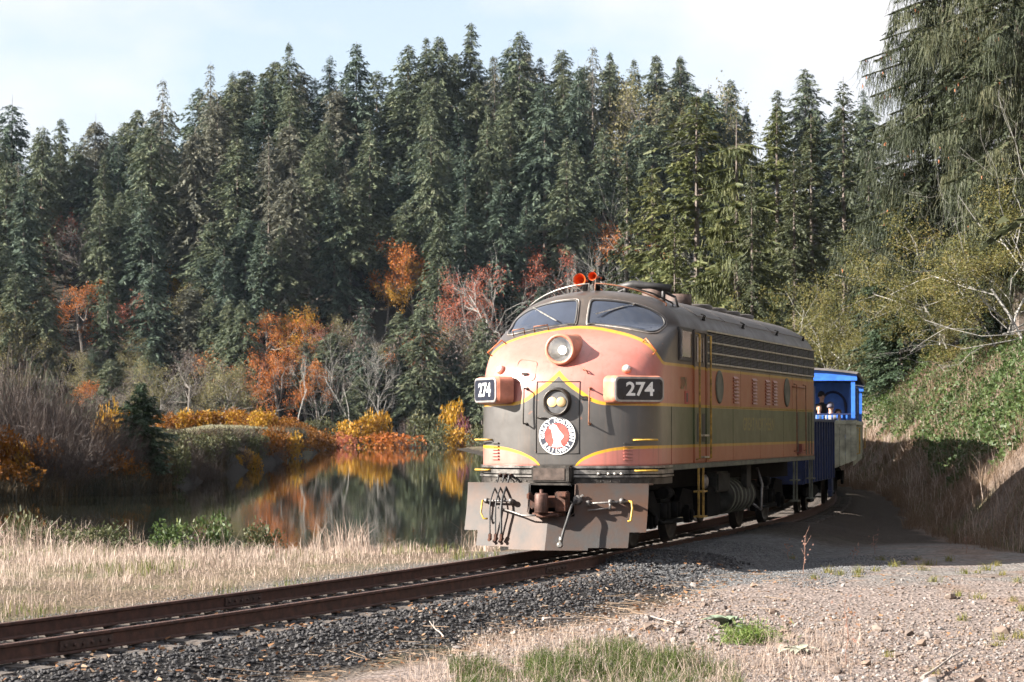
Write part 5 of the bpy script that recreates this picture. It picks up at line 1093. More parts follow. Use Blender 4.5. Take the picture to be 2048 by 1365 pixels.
def hill_forest():
    H0 = 26.0; T = []
    specs = [(1, 5.4, .80, .42, .22, GRN_FAR), (2, 4.6, .55, .30, .2, GRN_FAR), (3, 6.3, .8, .35, .3, GRN_BLUE), (4, 5.1, .5, .5, .1, GRN_GREY), (5, 5.8, .62, .38, .25, GRN_FAR), (6, 4.2, .6, .3, .3, GRN_BLUE), (7, 6.1, .45, .45, .2, GRN_FAR), (8, 5.4, .7, .4, .15, GRN_BLUE), (9, 4.9, .5, .55, .1, GRN_GREY), (10, 5.6, .6, .3, .25, GRN_FAR)]
    desc = ['dark green', 'slender green', 'broad blue-green', 'greyish lichen-hung', 'dense green', 'narrow blue-green', 'full-topped green', 'dusky blue-green', 'ragged half-bare grey', 'high-crowned bare-trunked']
    for s, r, pw, dr, up, lm in specs:
        cr, tr = conifer(s, H0, r, .42 if s == 10 else .10 + .05 * (s % 3), 420 if s != 9 else 210, pw, dr, up, .95 if s != 9 else .8, 1.3, .25 if s != 9 else .5, .985 if s % 4 else .94); T.append(tree_parts('hill_conifer', cr, tr, lm, BARK))
    rows = [('on the hill crest', 480, 84, 1.0), ('one row below the hill crest', 465, 88, 1.0), ('high on the wooded hillside', 450, 90, 1.05), ('on the upper middle of the wooded hillside', 436, 92, 1.05), ('halfway up the wooded hillside', 422, 96, 1.0), ('low on the wooded hillside', 407, 100, .92), ('just above the foot of the wooded hill', 394, 112, .7), ('at the foot of the wooded hill', 384, 150, .5)]
    rd = random.Random(11)
    for ri, (where, Y0, dpx, hs) in enumerate(rows):
        xs = []; p = -60 + rd.uniform(0, 60); lim = 1740 if ri < 2 else (1420 if ri < 5 else (1250 if ri < 7 else 1000))
        while p < lim:
            xs.append(p); p += dpx * .52 * rd.uniform(.6, 1.45)
        for i, q in enumerate(xs):
            Y = Y0 + rd.uniform(-8, 8); X = px2x(q, Y); z = gz(X, Y) - .3; k = rd.randrange(10) if rd.random() > .25 else (0, 4, 6, 2)[i % 4]
            h = H0 * hs * rd.choice((.62, .8, .95, 1.0, 1.1, 1.2, 1.36)) * rd.uniform(.92, 1.08)
            if ri == 0:
                want = py2z(np.interp(q, _SKPX, _SKY) + rd.uniform(-22, 40), Y) - z; h = max(15, min(38, want))
            w = (h / H0) ** .6 * rd.uniform(.75, 1.3)
            tp = HORIZON - (z + h - CAM_H) * F_PX / Y
            if ri > 1 and any(Y < a[3] + 4 and abs(q - a[0]) < .24 * (a[2] - a[1]) + 14 * (h / H0) and tp < a[2] - 25 for a in AUTUMN if a[4] in ('orange', 'rust', 'gold')): continue
            place('conifer_tree', T[k], X, Y, z, (w, h / H0), rd.random() * 6.28, '%s conifer %s, %s from left' % (desc[k], where, ordn(i + 1)), 'conifer', 'conifers on the far hillside')
    for i, (q, Y, h, k) in enumerate(((118, 462, 27, 0), (146, 468, 25, 4), (92, 470, 26, 2), (170, 458, 24, 7))):
        X = px2x(q, Y); place('conifer_tree', T[k], X, Y, gz(X, Y) - .3, (1.05, h / H0), i * 1.7, '%s conifer behind the rust red tree near the hill crest, %s from left' % (desc[k], ordn((2, 3, 1, 4)[i])), 'conifer', 'conifers on the far hillside')
    for i, (q, Y, h, k) in enumerate(((455, 388, 19, 0), (485, 386, 23, 4), (610, 387, 15, 1), (728, 383, 24, 5), (800, 385, 17, 2), (845, 381, 25, 6), (905, 383, 19, 7), (965, 380, 22, 4), (668, 388, 15, 2))):
        X = px2x(q, Y); place('conifer_tree', T[k], X, Y, gz(X, Y) - .3, ((h / H0) ** .7, h / H0), i * 1.3, '%s conifer standing just behind the pond shore, %s from left' % (desc[k], ordn(sorted((455, 485, 610, 728, 800, 845, 905, 965, 668)).index(q) + 1)), 'conifer', 'conifers on the pond shore')
hill_forest()

def autumn_trees():
    def broad(seed, h, lm, bm, per, spread, size, levels=4, spreadk=.5, multi=1, kids=(3, 4), trunk=.4, keep=1.0):
        segs, tips = skeleton(seed, h, spreadk, levels, kids, trunk, multi=multi); tp = [t for t, l in tips]; rd = random.Random(seed); tp = [t for t in tp if rd.random() < keep]
        v, f, t = leaves_at(tp, per, spread, size, seed); return tree_parts('leafy_tree', (v, f, t), tubes_np(segs, 5), lm, bm)
    T = {'orange': [broad(s, 12, ORG, BARKT, 5, .34, .19) for s in (31, 32)], 'rust': [broad(s, 12, RUSTL, BARKT, 4, .32, .17) for s in (33, 34)], 'gold': [broad(s, 12, GOLD, BARKT, 5, .34, .19) for s in (35,)],
         'olive': [broad(s, 12, OLIVE, BARKT, 4, .34, .155, multi=2) for s in (36, 37)], 'brown': [broad(s, 12, TWIGB, BARKT, 3, .30, .16) for s in (38, 39)]}
    def bare(seed, h): segs, tips = skeleton(seed, h, .42, 4, (3, 4), .42, r0=h * .006, wob=.14); v, f = tubes_np(segs, 4); return [('limbs', np_mesh('bare_tree_limbs', v, f, BARKG))]
    B = [bare(s, 14) for s in (41, 42, 43)]
    rd = random.Random(8)
    for i, (px, yt, yb, Y, kd, lb) in enumerate(AUTUMN):
        X = px2x(px, Y); z = gz(X, Y) - .2; zt = py2z(yt, Y); h = max(5, zt - z); t = T[kd][i % len(T[kd])]; w = h / 12 * rd.uniform(.8, 1.0)
        place('leafy_tree', t, X, Y, z, (w, h / 12), rd.random() * 6.28, lb, 'tree', 'autumn leafed trees')
    us = [(q, 388 + 13 * ((k * 7) % 3) / 2) for k, q in enumerate(range(10, 1010, 34))]
    for i, (px, Y) in enumerate(us):
        px += rd.uniform(-12, 12); X = px2x(px, Y); z = gz(X, Y) - .2; kd = ('brown', 'olive', 'olive', 'rust', 'brown', 'olive', 'orange')[rd.randrange(7)]; h = rd.uniform(7, 12.5); place('leafy_tree', T[kd][i % len(T[kd])], X, Y, z, (h / 12 * rd.uniform(.9, 1.15), h / 12), rd.random() * 6, '%s understory tree along the foot of the wooded hill, %s from left' % ({'brown': 'brown twiggy', 'olive': 'dull olive', 'rust': 'reddish', 'orange': 'small orange'}[kd], ordn(i + 1)), 'tree', 'understory trees at the hill foot')
    Bl = [(700, 640, 377, 'pale bare alder on the shore, first of the white trunks'), (722, 655, 376, 'pale bare alder on the shore, second of the white trunks'), (756, 690, 375, 'pale bare alder on the shore, third of the white trunks'), (880, 640, 380, 'white twisted bare tree on the shore near the nose'), (595, 690, 372, 'pale bare tree at the end of the golden shrubs'),
          (325, 720, 300, 'slim white bare birch behind the grass terrace'), (1215, 340, 388, 'tall pale bare tree behind the cab roof'), (1200, 470, 386, 'slim pale bare tree behind the air horns'), (975, 480, 395, 'pale lichen-covered bare tree above the rust red tree'), (640, 760, 374, 'small pale bare tree on the shore left of the white trunks'), (1150, 505, 390, 'greyish bare tree right behind the air horns')]
    for i, (px, yt, Y, lb) in enumerate(Bl):
        X = px2x(px, Y); z = gz(X, Y) - .2; h = py2z(yt, Y) - z; place('bare_tree', B[i % 3], X, Y, z, (h / 14 * .75, h / 14), rd.random() * 6.28, lb, 'bare tree', 'pale leafless trees')
autumn_trees()

def shrub_mesh(seed, r, h, n, size, lm, hollow=.45, hang=.1):
    """lumpy dome of leaves over a few stems"""
    rg = np.random.default_rng(seed); nl = 9; lc = np.stack([rg.normal(0, r * .42, nl), rg.normal(0, r * .42, nl), rg.uniform(.2, .62, nl) * h], -1); lr = rg.uniform(.34, .58, nl) * min(r, h)
    i = rg.integers(0, nl, n); d = nrm(rg.normal(0, 1, (n, 3)) + np.array([0, 0, .25])); c = lc[i] + d * (lr[i] * rg.uniform(hollow, 1.08, n) ** .5)[:, None]; c[:, 2] = np.maximum(c[:, 2], .03 * h)
    a = nrm(d * .6 + rg.normal(0, .7, (n, 3)) + np.array([0, 0, -hang])); s = size * rg.uniform(.6, 1.3, n); b = nrm(np.cross(a, rg.normal(0, 1, (n, 3)))) * (s * .7)[:, None]
    v, f = quads(c, a * s[:, None], b, .5); segs = [((0, 0, -.3), tuple(q), .02 * h + .01, .006 * h) for q in lc]
    t = np.clip(.45 * rg.random(nl)[i] + .55 * rg.random(n), 0, 1)
    return [('foliage', np_mesh('shrub_foliage', v, f, lm, t)), ('stems', np_mesh('shrub_stems', *tubes_np(segs, 5), BARKD))]
def twig_shrub(seed, r, h, n, lm):
    """brush of bare stems fanning out"""
    rg = np.random.default_rng(seed); V = []; F = []; az = rg.uniform(0, 6.28, n); ln = rg.uniform(.55, 1.0, n); rad = r * rg.uniform(.05, 1, n) ** .6
    c = np.stack([np.cos(az) * rad * .5, np.sin(az) * rad * .5, np.zeros(n)], -1); top = np.stack([np.cos(az) * rad, np.sin(az) * rad, h * ln * np.sqrt(np.maximum(1 - (rad / (r * 1.15)) ** 2, .05))], -1); vs = []; cc = []; aa = []; bb = []
    for k in range(4):
        p = c + (top - c) * (k / 4) + rg.normal(0, .05 * h, (n, 3)) * (k > 0); q = c + (top - c) * ((k + 1) / 4) + rg.normal(0, .05 * h, (n, 3)); cc.append(p); aa.append(q - p); bb.append(nrm(np.cross(q - p, rg.normal(0, 1, (n, 3)))) * (.0075 * h * (1.3 - k * .25)))
    # twigs
    m = n * 9; i = rg.integers(0, n, m); t = rg.uniform(.25, 1, m)[:, None]; p = c[i] + (top[i] - c[i]) * t; d = nrm(nrm(top[i] - c[i]) + rg.normal(0, .6, (m, 3))) * (h * rg.uniform(.07, .2, m))[:, None]; cc.append(p); aa.append(d); bb.append(nrm(np.cross(d, rg.normal(0, 1, (m, 3)))) * (.0042 * h))
    C = np.concatenate(cc); A = np.concatenate(aa); B = np.concatenate(bb); v, f = quads(C, A, B, .6)
    return [('stems', np_mesh('brush_stems', v, f, lm, rg.random(len(C))))]
def shrubs():
    rd = random.Random(4)
    G = {'gold': [shrub_mesh(51, 3, 3, 900, .34, GOLD), shrub_mesh(52, 3, 3, 900, .34, GOLD)], 'burnt': [shrub_mesh(53, 3, 3, 1100, .30, GOLDO), shrub_mesh(54, 3, 3, 1100, .30, GOLDO)], 'orange': [shrub_mesh(55, 3, 3, 900, .34, ORG)], 'green': [shrub_mesh(56, 3, 3, 1000, .28, SHRUBG), shrub_mesh(57, 3, 3, 1000, .28, SHRUBG)], 'maroon': [shrub_mesh(58, 3, 3, 800, .3, MAROON)],
         'brush': [twig_shrub(61, 3.2, 3, 260, TWIGB), twig_shrub(62, 3.2, 3, 260, TWIGB)], 'rust': [shrub_mesh(59, 3, 3, 900, .3, RUSTL)]}
    cat = {'gold': 'golden', 'burnt': 'burnt gold', 'orange': 'orange', 'green': 'grey green', 'maroon': 'maroon', 'brush': 'brown leafless', 'rust': 'rust red'}
    def put(px, yt, Y, wpx, kd, lb, grp, zoff=0):
        X = px2x(px, Y); z = max(gz(X, Y), WATER_Z - .05) - .1 + zoff; h = max(.6, py2z(yt, Y) - z); w = wpx / F_PX * Y / 6.0; k = G[kd][rd.randrange(len(G[kd]))]
        place('shrub', k, X, Y, z, (w, h / 3), rd.random() * 6.28, lb, 'shrub', grp)
    S = [(700, 838, 366, 80, 'gold', 'golden shrub at the water edge, left of the orange dome'), (742, 828, 368, 60, 'gold', 'bright yellow shrub behind the orange dome at the water'), (765, 822, 369, 44, 'gold', 'small yellow shrub above the golden one on the far shore'), (778, 864, 352, 92, 'orange', 'orange dome-shaped shrub reaching into the pond'), (682, 868, 358, 60, 'rust', 'rusty shrub at the tip of the peninsula'),
         (905, 800, 362, 62, 'gold', 'yellow shrub on the shore beside the number board'), (918, 856, 350, 58, 'gold', 'lower yellow shrub at the water beside the nose'), (935, 832, 356, 56, 'maroon', 'dark maroon shrub between two yellow shrubs on shore'), (850, 826, 358, 80, 'green', 'grey green shrub at the water, middle of the far shore'), (885, 850, 352, 70, 'green', 'dark shrub at the water just left of the yellow ones'), (820, 830, 360, 70, 'brush', 'brown brush right behind the orange dome'), (955, 850, 345, 60, 'green', 'grey green shrub half hidden by the nose'),
         (640, 836, 340, 76, 'green', 'green shrub above the descending golden row'), (500, 900, 168, 64, 'gold', 'yellow shrub standing in the water off the dark bank'), (470, 912, 158, 40, 'gold', 'small yellow green shrub in the water beside the yellow one'), (548, 884, 196, 50, 'brush', 'pale reedy brush on the bank behind the yellow water shrub'), (350, 862, 125, 110, 'green', 'low dark green shrub at the right foot of the small spruce'), (410, 905, 131, 90, 'brush', 'thin brown brush on the shaded bank by the water'), (375, 900, 122, 80, 'brush', 'brown brush at the water right of the small spruce'), (440, 880, 150, 70, 'green', 'dark green shrub midway along the shaded bank'), (395, 878, 140, 80, 'green', 'dark green shrub on the shaded bank nearer the spruce'), (480, 870, 176, 60, 'brush', 'brown brush on the shaded bank above the yellow water shrub'), (515, 868, 190, 50, 'green', 'small dark shrub high on the shaded bank')]
    for a in S: put(*a, 'shrubs along the pond')
    # descending golden row on the terrace edge
    row = [(212, 812, 118, 'gold'), (245, 818, 150, 'gold'), (345, 824, 262, 'burnt'), (372, 822, 262, 'gold'), (398, 822, 262, 'burnt'), (424, 821, 262, 'gold'), (450, 820, 262, 'burnt'), (476, 819, 262, 'gold'), (502, 819, 258, 'burnt'), (526, 822, 256, 'gold'), (548, 830, 258, 'burnt'), (570, 838, 264, 'burnt'), (592, 846, 272, 'burnt'), (614, 855, 286, 'burnt'), (634, 864, 305, 'burnt'), (652, 873, 330, 'burnt')]
    for i, (px, yt, Y, kd) in enumerate(row): put(px, yt, Y, 64 if i > 1 else 60, kd, '%s shrub in the row along the terrace edge, %s from left' % (cat[kd], ordn(i + 1)), 'golden shrub row on the terrace')
    lowr = [(528, 858, 191, 'burnt', 66), (552, 864, 205, 'burnt', 66), (577, 870, 226, 'gold', 60), (602, 876, 256, 'burnt', 56), (627, 881, 302, 'burnt', 50), (648, 884, 350, 'burnt', 46)]
    for i, (px, yt, Y, kd, w) in enumerate(lowr): put(px, yt, Y, w, kd, '%s shrub of the lower row spilling down to the pond, %s from left' % (cat[kd], ordn(i + 1)), 'lower golden shrub row')
    drk = [(345, 880, 114, 'green', 90), (370, 872, 124, 'brush', 80), (400, 868, 134, 'green', 80), (425, 872, 142, 'brush', 70), (450, 866, 150, 'green', 70), (475, 868, 160, 'brush', 64), (500, 864, 175, 'green', 56), (515, 872, 184, 'brush', 50)]
    for i, (px, yt, Y, kd, w) in enumerate(drk): put(px, yt, Y, w, kd, '%s shrub on the dark bank face below the terrace, %s from left' % (cat[kd], ordn(i + 1)), 'shrubs on the dark bank face')
    # thicket on the near left shore
    th = [(-20, 690, 112, 300, 'brush'), (60, 700, 109, 280, 'brush'), (140, 752, 107, 240, 'brush'), (200, 806, 107, 200, 'brush'), (90, 790, 103, 260, 'brush'), (10, 740, 104, 280, 'brush'), (235, 850, 107, 150, 'brush'), (170, 840, 105, 220, 'brush'), (120, 860, 102, 240, 'brush')]
    for i, a in enumerate(th): put(*a, 'brown leafless brush in the shoreline thicket, %s from left' % ordn(sorted(q[0] for q in th).index(a[0]) + 1), 'brown thicket by the pond')
    fg = [(5, 866, 101, 120, 'burnt'), (62, 872, 102, 90, 'burnt'), (22, 920, 99, 120, 'burnt'), (232, 900, 105, 90, 'burnt'), (262, 925, 106, 80, 'burnt'), (44, 890, 101, 70, 'gold'), (112, 940, 102, 90, 'brush'), (172, 930, 104, 90, 'burnt')]
    for i, a in enumerate(fg): put(*a, 'burnt gold shrub at the foot of the brown thicket, %s from left' % ordn(sorted(q[0] for q in fg).index(a[0]) + 1), 'gold shrubs under the thicket')
shrubs()

def near_trees():
    rd = random.Random(15)
    # small dark spruce on the left shore
    cr, tr = conifer(71, 5.0, 1.75, .02, 360, .85, .12, .35, .30, 3.6, .05); X = px2x(282, 109); Y = 109; z = gz(X, Y) - .1; zt = py2z(766, Y); place('young_spruce', tree_parts('young_spruce', cr, tr, GRN_SPR, BARK), X, Y, z, ((zt - z) / 5 * 1.3, (zt - z) / 5), 0, 'small dark green spruce at the pond beside the brown thicket', 'spruce')
    # firs and spruces right of the locomotive, middle distance
    A = conifer(81, 25, 4.6, .10, 330, .62, .22, .30, .62, 2.6, .12); B = conifer(82, 25, 3.8, .08, 330, .75, .34, .2, .6, 2.6, .1); W1 = weeping(83, 22, 5.2, 75, .06, 1.6)
    TA = tree_parts('olive_fir', *A, GRN_MID, BARK); TB = tree_parts('green_fir', *B, GRN_NEAR, BARK)
    TW = tree_parts('weeping_spruce', W1[0], W1[1], GRN_MID, BARK)
    L = [(1395, 182, 160, 1.25, TA, 25, 'broad olive green fir behind the cab with a visible trunk'), (1475, 235, 138, .95, TW, 22, 'drooping olive spruce with sweeping limbs above the locomotive roof'), (1556, 205, 172, 1.05, TA, 25, 'olive fir between the drooping spruce and darker firs'), (1625, 225, 165, 1.15, TB, 25, 'dark green fir above the rear of the locomotive roof'), (1690, 150, 190, .95, TB, 25, 'tall dark fir left of the big cone-hung spruce'), (1590, 300, 150, 1.0, TB, 25, 'shaded dark fir low behind the locomotive roof'), (1305, 330, 178, .95, TA, 25, 'shorter olive fir behind the front of the cab'), (1255, 300, 200, .8, TB, 25, 'slender grey green fir left of the broad olive fir'), (1505, 330, 132, .8, TB, 25, 'dark fir in the shadow behind the drooping spruce'), (1350, 420, 150, .9, TA, 25, 'low olive fir directly behind the cab roof clutter'), (1740, 300, 140, .9, TB, 25, 'dark fir behind the coach roof')]
    for px, yt, Y, w, T, h0, lb in L:
        X = px2x(px, Y); z = gz(X, Y) - .3; h = py2z(yt, Y) - z; place('fir_tree', T, X, Y, z, (h / h0 * w, h / h0), rd.random() * 6.28, lb, 'conifer', 'conifers right of the pond')
    # cone-hung spruces at the right edge
    cr, tr, cn = weeping(91, 36, 8.2, 190, .12, 1.05, 1.2); (v2, f2, t2), tr2 = conifer(94, 36, 5.6, .10, 420, .55, .4, .2, .42, 4.5, .15)
    cr = (np.concatenate([cr[0], v2]), np.concatenate([cr[1], f2 + len(cr[0])]), np.concatenate([cr[2], t2 * .6])); p = tree_parts('hanging_spruce', cr, tr, GRN_NEAR, BARK); p.append(('cones', np_mesh('spruce_cones', *cn, mat('brown_cone', (.34, .12, .045), .7, 0, .2, 9))))
    for px, Y, s, rz, lb in ((1900, 110, 1.0, .4, 'tall cone-hung spruce with hanging curtains of needles above the coach'), (2045, 102, .95, 2.6, 'tall drooping spruce at the right edge of the picture')):
        X = px2x(px, Y); place('hanging_spruce', p, X, Y, gz(X, Y) - .3, (s * .76, s), rz, lb, 'spruce')
    cr, tr = conifer(73, 12, 2.9, .03, 420, .7, .22, .25, .27, 5.5, .1); TS = tree_parts('blue_spruce', cr, tr, GRN_SPR, BARK)
    for px, yt, Y, w, lb in ((1800, 330, 112, 1.1, 'blue green young spruce in front of the cone-hung spruce'), (1775, 560, 114, 1.0, 'low bushy spruce just right of the coach roof'), (1860, 600, 111, .9, 'low spruce on top of the bank beside a dark trunk'), (1960, 330, 118, 1.2, 'dark spruce filling the gap behind the alders'), (2045, 300, 114, 1.2, 'dark spruce behind the alders at the right edge')):
        X = px2x(px, Y); z = gz(X, Y) - .3; h = py2z(yt, Y) - z; place('young_spruce', TS, X, Y, z, (h / 12 * w, h / 12), rd.random() * 6, lb, 'spruce', 'young spruces on the bank')
    # yellowing alders with pale limbs
    def alder(seed, h, per, size, kids=(3, 4), keep=.9):
        segs, tips = skeleton(seed, h, .52, 4, kids, .36, r0=h * .006, wob=.2); rr = random.Random(seed); tp = [t for t, l in tips if rr.random() < keep]; v, f, t = leaves_at(tp, per, .24, size, seed, .4); return tree_parts('alder', (v, f, t), tubes_np(segs, 5), YOLIVE, BARKG)
    AL = [alder(s, 10, 26, .085) for s in (101, 102, 103)]
    for i, (px, yt, Y, w, lb) in enumerate(((1975, 330, 98, 1.2, 'yellow olive alder with pale limbs above the green bank'), (2060, 400, 92, 1.25, 'yellowing alder at the right picture edge above the bank'), (1690, 470, 124, .9, 'yellowish alder overhanging the coach roof'), (1660, 550, 118, .85, 'small yellowish alder touching the locomotive rear roof'), (1905, 470, 106, 1.1, 'olive alder between the young spruce and the bank top'), (1748, 640, 117, .8, 'low leafy alder right beside the coach'), (2010, 540, 96, 1.1, 'low alder with bare white branches on the bank crest'))):
        X = px2x(px, Y); z = gz(X, Y) - .3; h = py2z(yt, Y) - z; place('alder_tree', AL[i % 3], X, Y, z, (h / 10 * w, h / 10), rd.random() * 6, lb, 'tree', 'yellowing alders on the bank')
    # dead pale limbs leaning out of the alders
    for i, (px, yt, Y, tx, lb) in enumerate(((2000, 300, 95, -.75, 'dead white leaning tree crossing the alders, upper one'), (2040, 420, 92, -.95, 'dead white leaning tree crossing the alders, lower one'))):
        segs, tips = skeleton(111 + i, 11, .35, 4, (2, 3), .5, r0=.045, wob=.25); v, f = tubes_np(segs, 5); o = place('dead_tree', [('limbs', np_mesh('dead_limbs', v, f, BARKG))], px2x(px + 150, Y), Y, gz(px2x(px + 150, Y), Y) + .2, (1, 1), .3, lb, 'dead tree'); o.rotation_euler = (.25, tx, 0)
near_trees()

def bank_cover():
    rg = np.random.default_rng(120); n = 220000; X = rg.uniform(6, 26, n); Y = rg.uniform(44, 118, n); L, S = track_coords(X, Y); f = bank_foot(S); k = fbm(X * .3, Y * .3, 61); px = 1024 + F_PX * X / Y
    m = (L > f + 1.3 + 2.0 * (k - .5) + np.where(S > 62, 1.2, np.clip((1860 - px) / 40, 0, 4)) + np.clip((32 - S) / 6, 0, 4)) & (px < 2120) & (L < f + 13) & (px > 1700); X, Y = X[m], Y[m]; z = ground_z(X, Y); k = len(X)
    lump = .15 + 1.1 * np.clip(fbm(X * .8, Y * .8, 65) - .15, 0, 1); c = np.stack([X, Y, z + lump * rg.uniform(.35, 1, k)], -1); d = nrm(rg.normal(0, 1, (k, 3)) + np.array([-.2, -.4, .1])); s = rg.uniform(.05, .14, k); b = nrm(np.cross(d, rg.normal(0, 1, (k, 3)))) * (s * .8)[:, None]; v, fa = quads(c, d * s[:, None], b, .6)
    tint = np.clip(.65 * fbm(X * .5 + 3, Y * .5, 71) + .45 * rg.random(k), 0, 1); tag(link('bramble_leaves', np_mesh('bramble_leaves', v, fa, BRAMG, tint)), 'green bramble thicket covering the bank right of the coach', 'brambles', kind='stuff')
bank_cover()
def wood_edge():
    rd = random.Random(9); G = [shrub_mesh(131, 3, 3, 2600, .20, SHRUBG), shrub_mesh(132, 3, 3, 2600, .20, YOLIVE), shrub_mesh(133, 3, 3, 2600, .20, BRAMG)]; nm = ['dull green', 'yellowish', 'bright green']
    for i, (px, yt, Y, w, k) in enumerate(((1738, 700, 118, 90, 0), (1765, 740, 116, 70, 1), (1800, 720, 114, 80, 0), (1835, 700, 113, 80, 2), (1870, 690, 110, 80, 0), (1790, 790, 108, 60, 2), (1925, 690, 104, 90, 1), (1980, 680, 100, 100, 0), (2035, 680, 96, 110, 1), (1835, 800, 102, 60, 0))):
        X = px2x(px, Y); z = gz(X, Y) - .1; h = max(1.0, py2z(yt, Y) - z); s = w / F_PX * Y / 6 * 1.3; place('edge_shrub', G[k], X, Y, z, (s, h / 3), rd.random() * 6, '%s shrub at the wood edge on top of the bank, %s from left' % (nm[k], ordn(sorted((1738, 1765, 1800, 1835, 1870, 1790, 1925, 1980, 2035, 1835)).index(px) + 1 + (i == 9))), 'shrub', 'shrubs at the wood edge')
wood_edge()

def outer_trees():
    """the wood goes on past both sides of the frame"""
    rd = random.Random(66); cr, tr = conifer(95, 20, 4.2, .06, 300, .7, .3, .2, .6, 2.2, .1); T = tree_parts('edge_spruce', cr, tr, GRN_NEAR, BARK)
    for i, (x, y, h, lb) in enumerate(((17.5, 57, 19, 'spruce beyond the right picture edge on the bank, far one'), (18.5, 47, 21, 'spruce beyond the right picture edge on the bank, middle one'), (20, 38, 20, 'spruce beyond the right picture edge beside the lot'), (23, 28, 22, 'spruce beyond the right picture edge, nearest one'), (25, 62, 22, 'spruce beyond the right picture edge, deep in the wood'), (27, 44, 23, 'spruce beyond the right picture edge, behind the others'), (-30, 90, 17, 'spruce beyond the left picture edge on the pond shore'), (-33, 97, 15, 'shorter spruce beyond the left picture edge by the thicket'), (-35, 85, 18, 'spruce beyond the left picture edge, farther from the pond'), (-38, 101, 18, 'spruce beyond the left picture edge, behind the shore ones'), (-43, 94, 20, 'tall spruce beyond the left picture edge'), (-29.5, 105, 14, 'spruce beyond the left picture edge, closest to the thicket'), (-47, 108, 20, 'spruce beyond the left picture edge between shore and terrace, first'), (-48, 115, 21, 'spruce beyond the left picture edge between shore and terrace, second'), (-49, 121, 22, 'spruce beyond the left picture edge between shore and terrace, third'), (-50, 128, 22, 'tall spruce beyond the left picture edge behind the terrace, first'), (-52, 136, 23, 'tall spruce beyond the left picture edge behind the terrace, second'), (-55, 144, 22, 'tall spruce beyond the left picture edge behind the terrace, third'), (-57, 152, 24, 'tall spruce beyond the left picture edge behind the terrace, fourth'), (-60, 161, 22, 'tall spruce beyond the left picture edge behind the terrace, fifth'))):
        place('edge_spruce', T, x, y, gz(x, y) - .3, (h / 20, h / 20), rd.random() * 6, lb, 'spruce', 'spruces beyond the frame')
outer_trees()
# ------------------------------------------------------------------ grass, ballast and small things
DRY = leaf_mat('dry_grass_blades', [(0.179, 0.129, 0.101), (0.291, 0.218, 0.174), (0.392, 0.308, 0.258), (0.482, 0.403, 0.353)], .3, .7, 0)
DRYD = leaf_mat('bank_grass_blades', [(0.113, 0.0762, 0.0507), (0.181, 0.124, 0.0845), (0.259, 0.191, 0.135)], .3, .7, 0)
GREENG = leaf_mat('green_grass_blades', [(0.0338, 0.0562, 0.0112), (0.0619, 0.09, 0.0197), (0.112, 0.124, 0.0338), (0.185, 0.163, 0.0675)], .35, .6, 0)
def blades(X, Y, h, w, seed, lean=.35, z=None):
    rg = np.random.default_rng(seed); n = len(X); z = ground_z(X, Y) if z is None else z; az = rg.uniform(0, 6.28, n); ln = rg.uniform(0, lean, n) * h; c = np.stack([X, Y, z - .02], -1)
    o = np.stack([np.cos(az), np.sin(az), 0 * az], -1); a1 = o * (ln * .3)[:, None] + np.array([0, 0, 1.]) * (h * .6)[:, None]; a2 = o * (ln * .9)[:, None] + np.array([0, 0, 1.]) * (h * .4 - ln * .25)[:, None]
    ba = rg.uniform(0, 3.14, n); b = np.stack([np.cos(ba), np.sin(ba), 0 * ba], -1) * w[:, None]
    v1, _ = quads(c, a1, b, .8); v2, _ = quads(c + a1, a2, b * .8, .12); v = np.concatenate([v1, v2]); return v, np.arange(len(v)).reshape(-1, 4)
def scatter(n, x0, x1, y0, y1, seed): rg = np.random.default_rng(seed); return rg.uniform(x0, x1, n), rg.uniform(y0, y1, n), rg
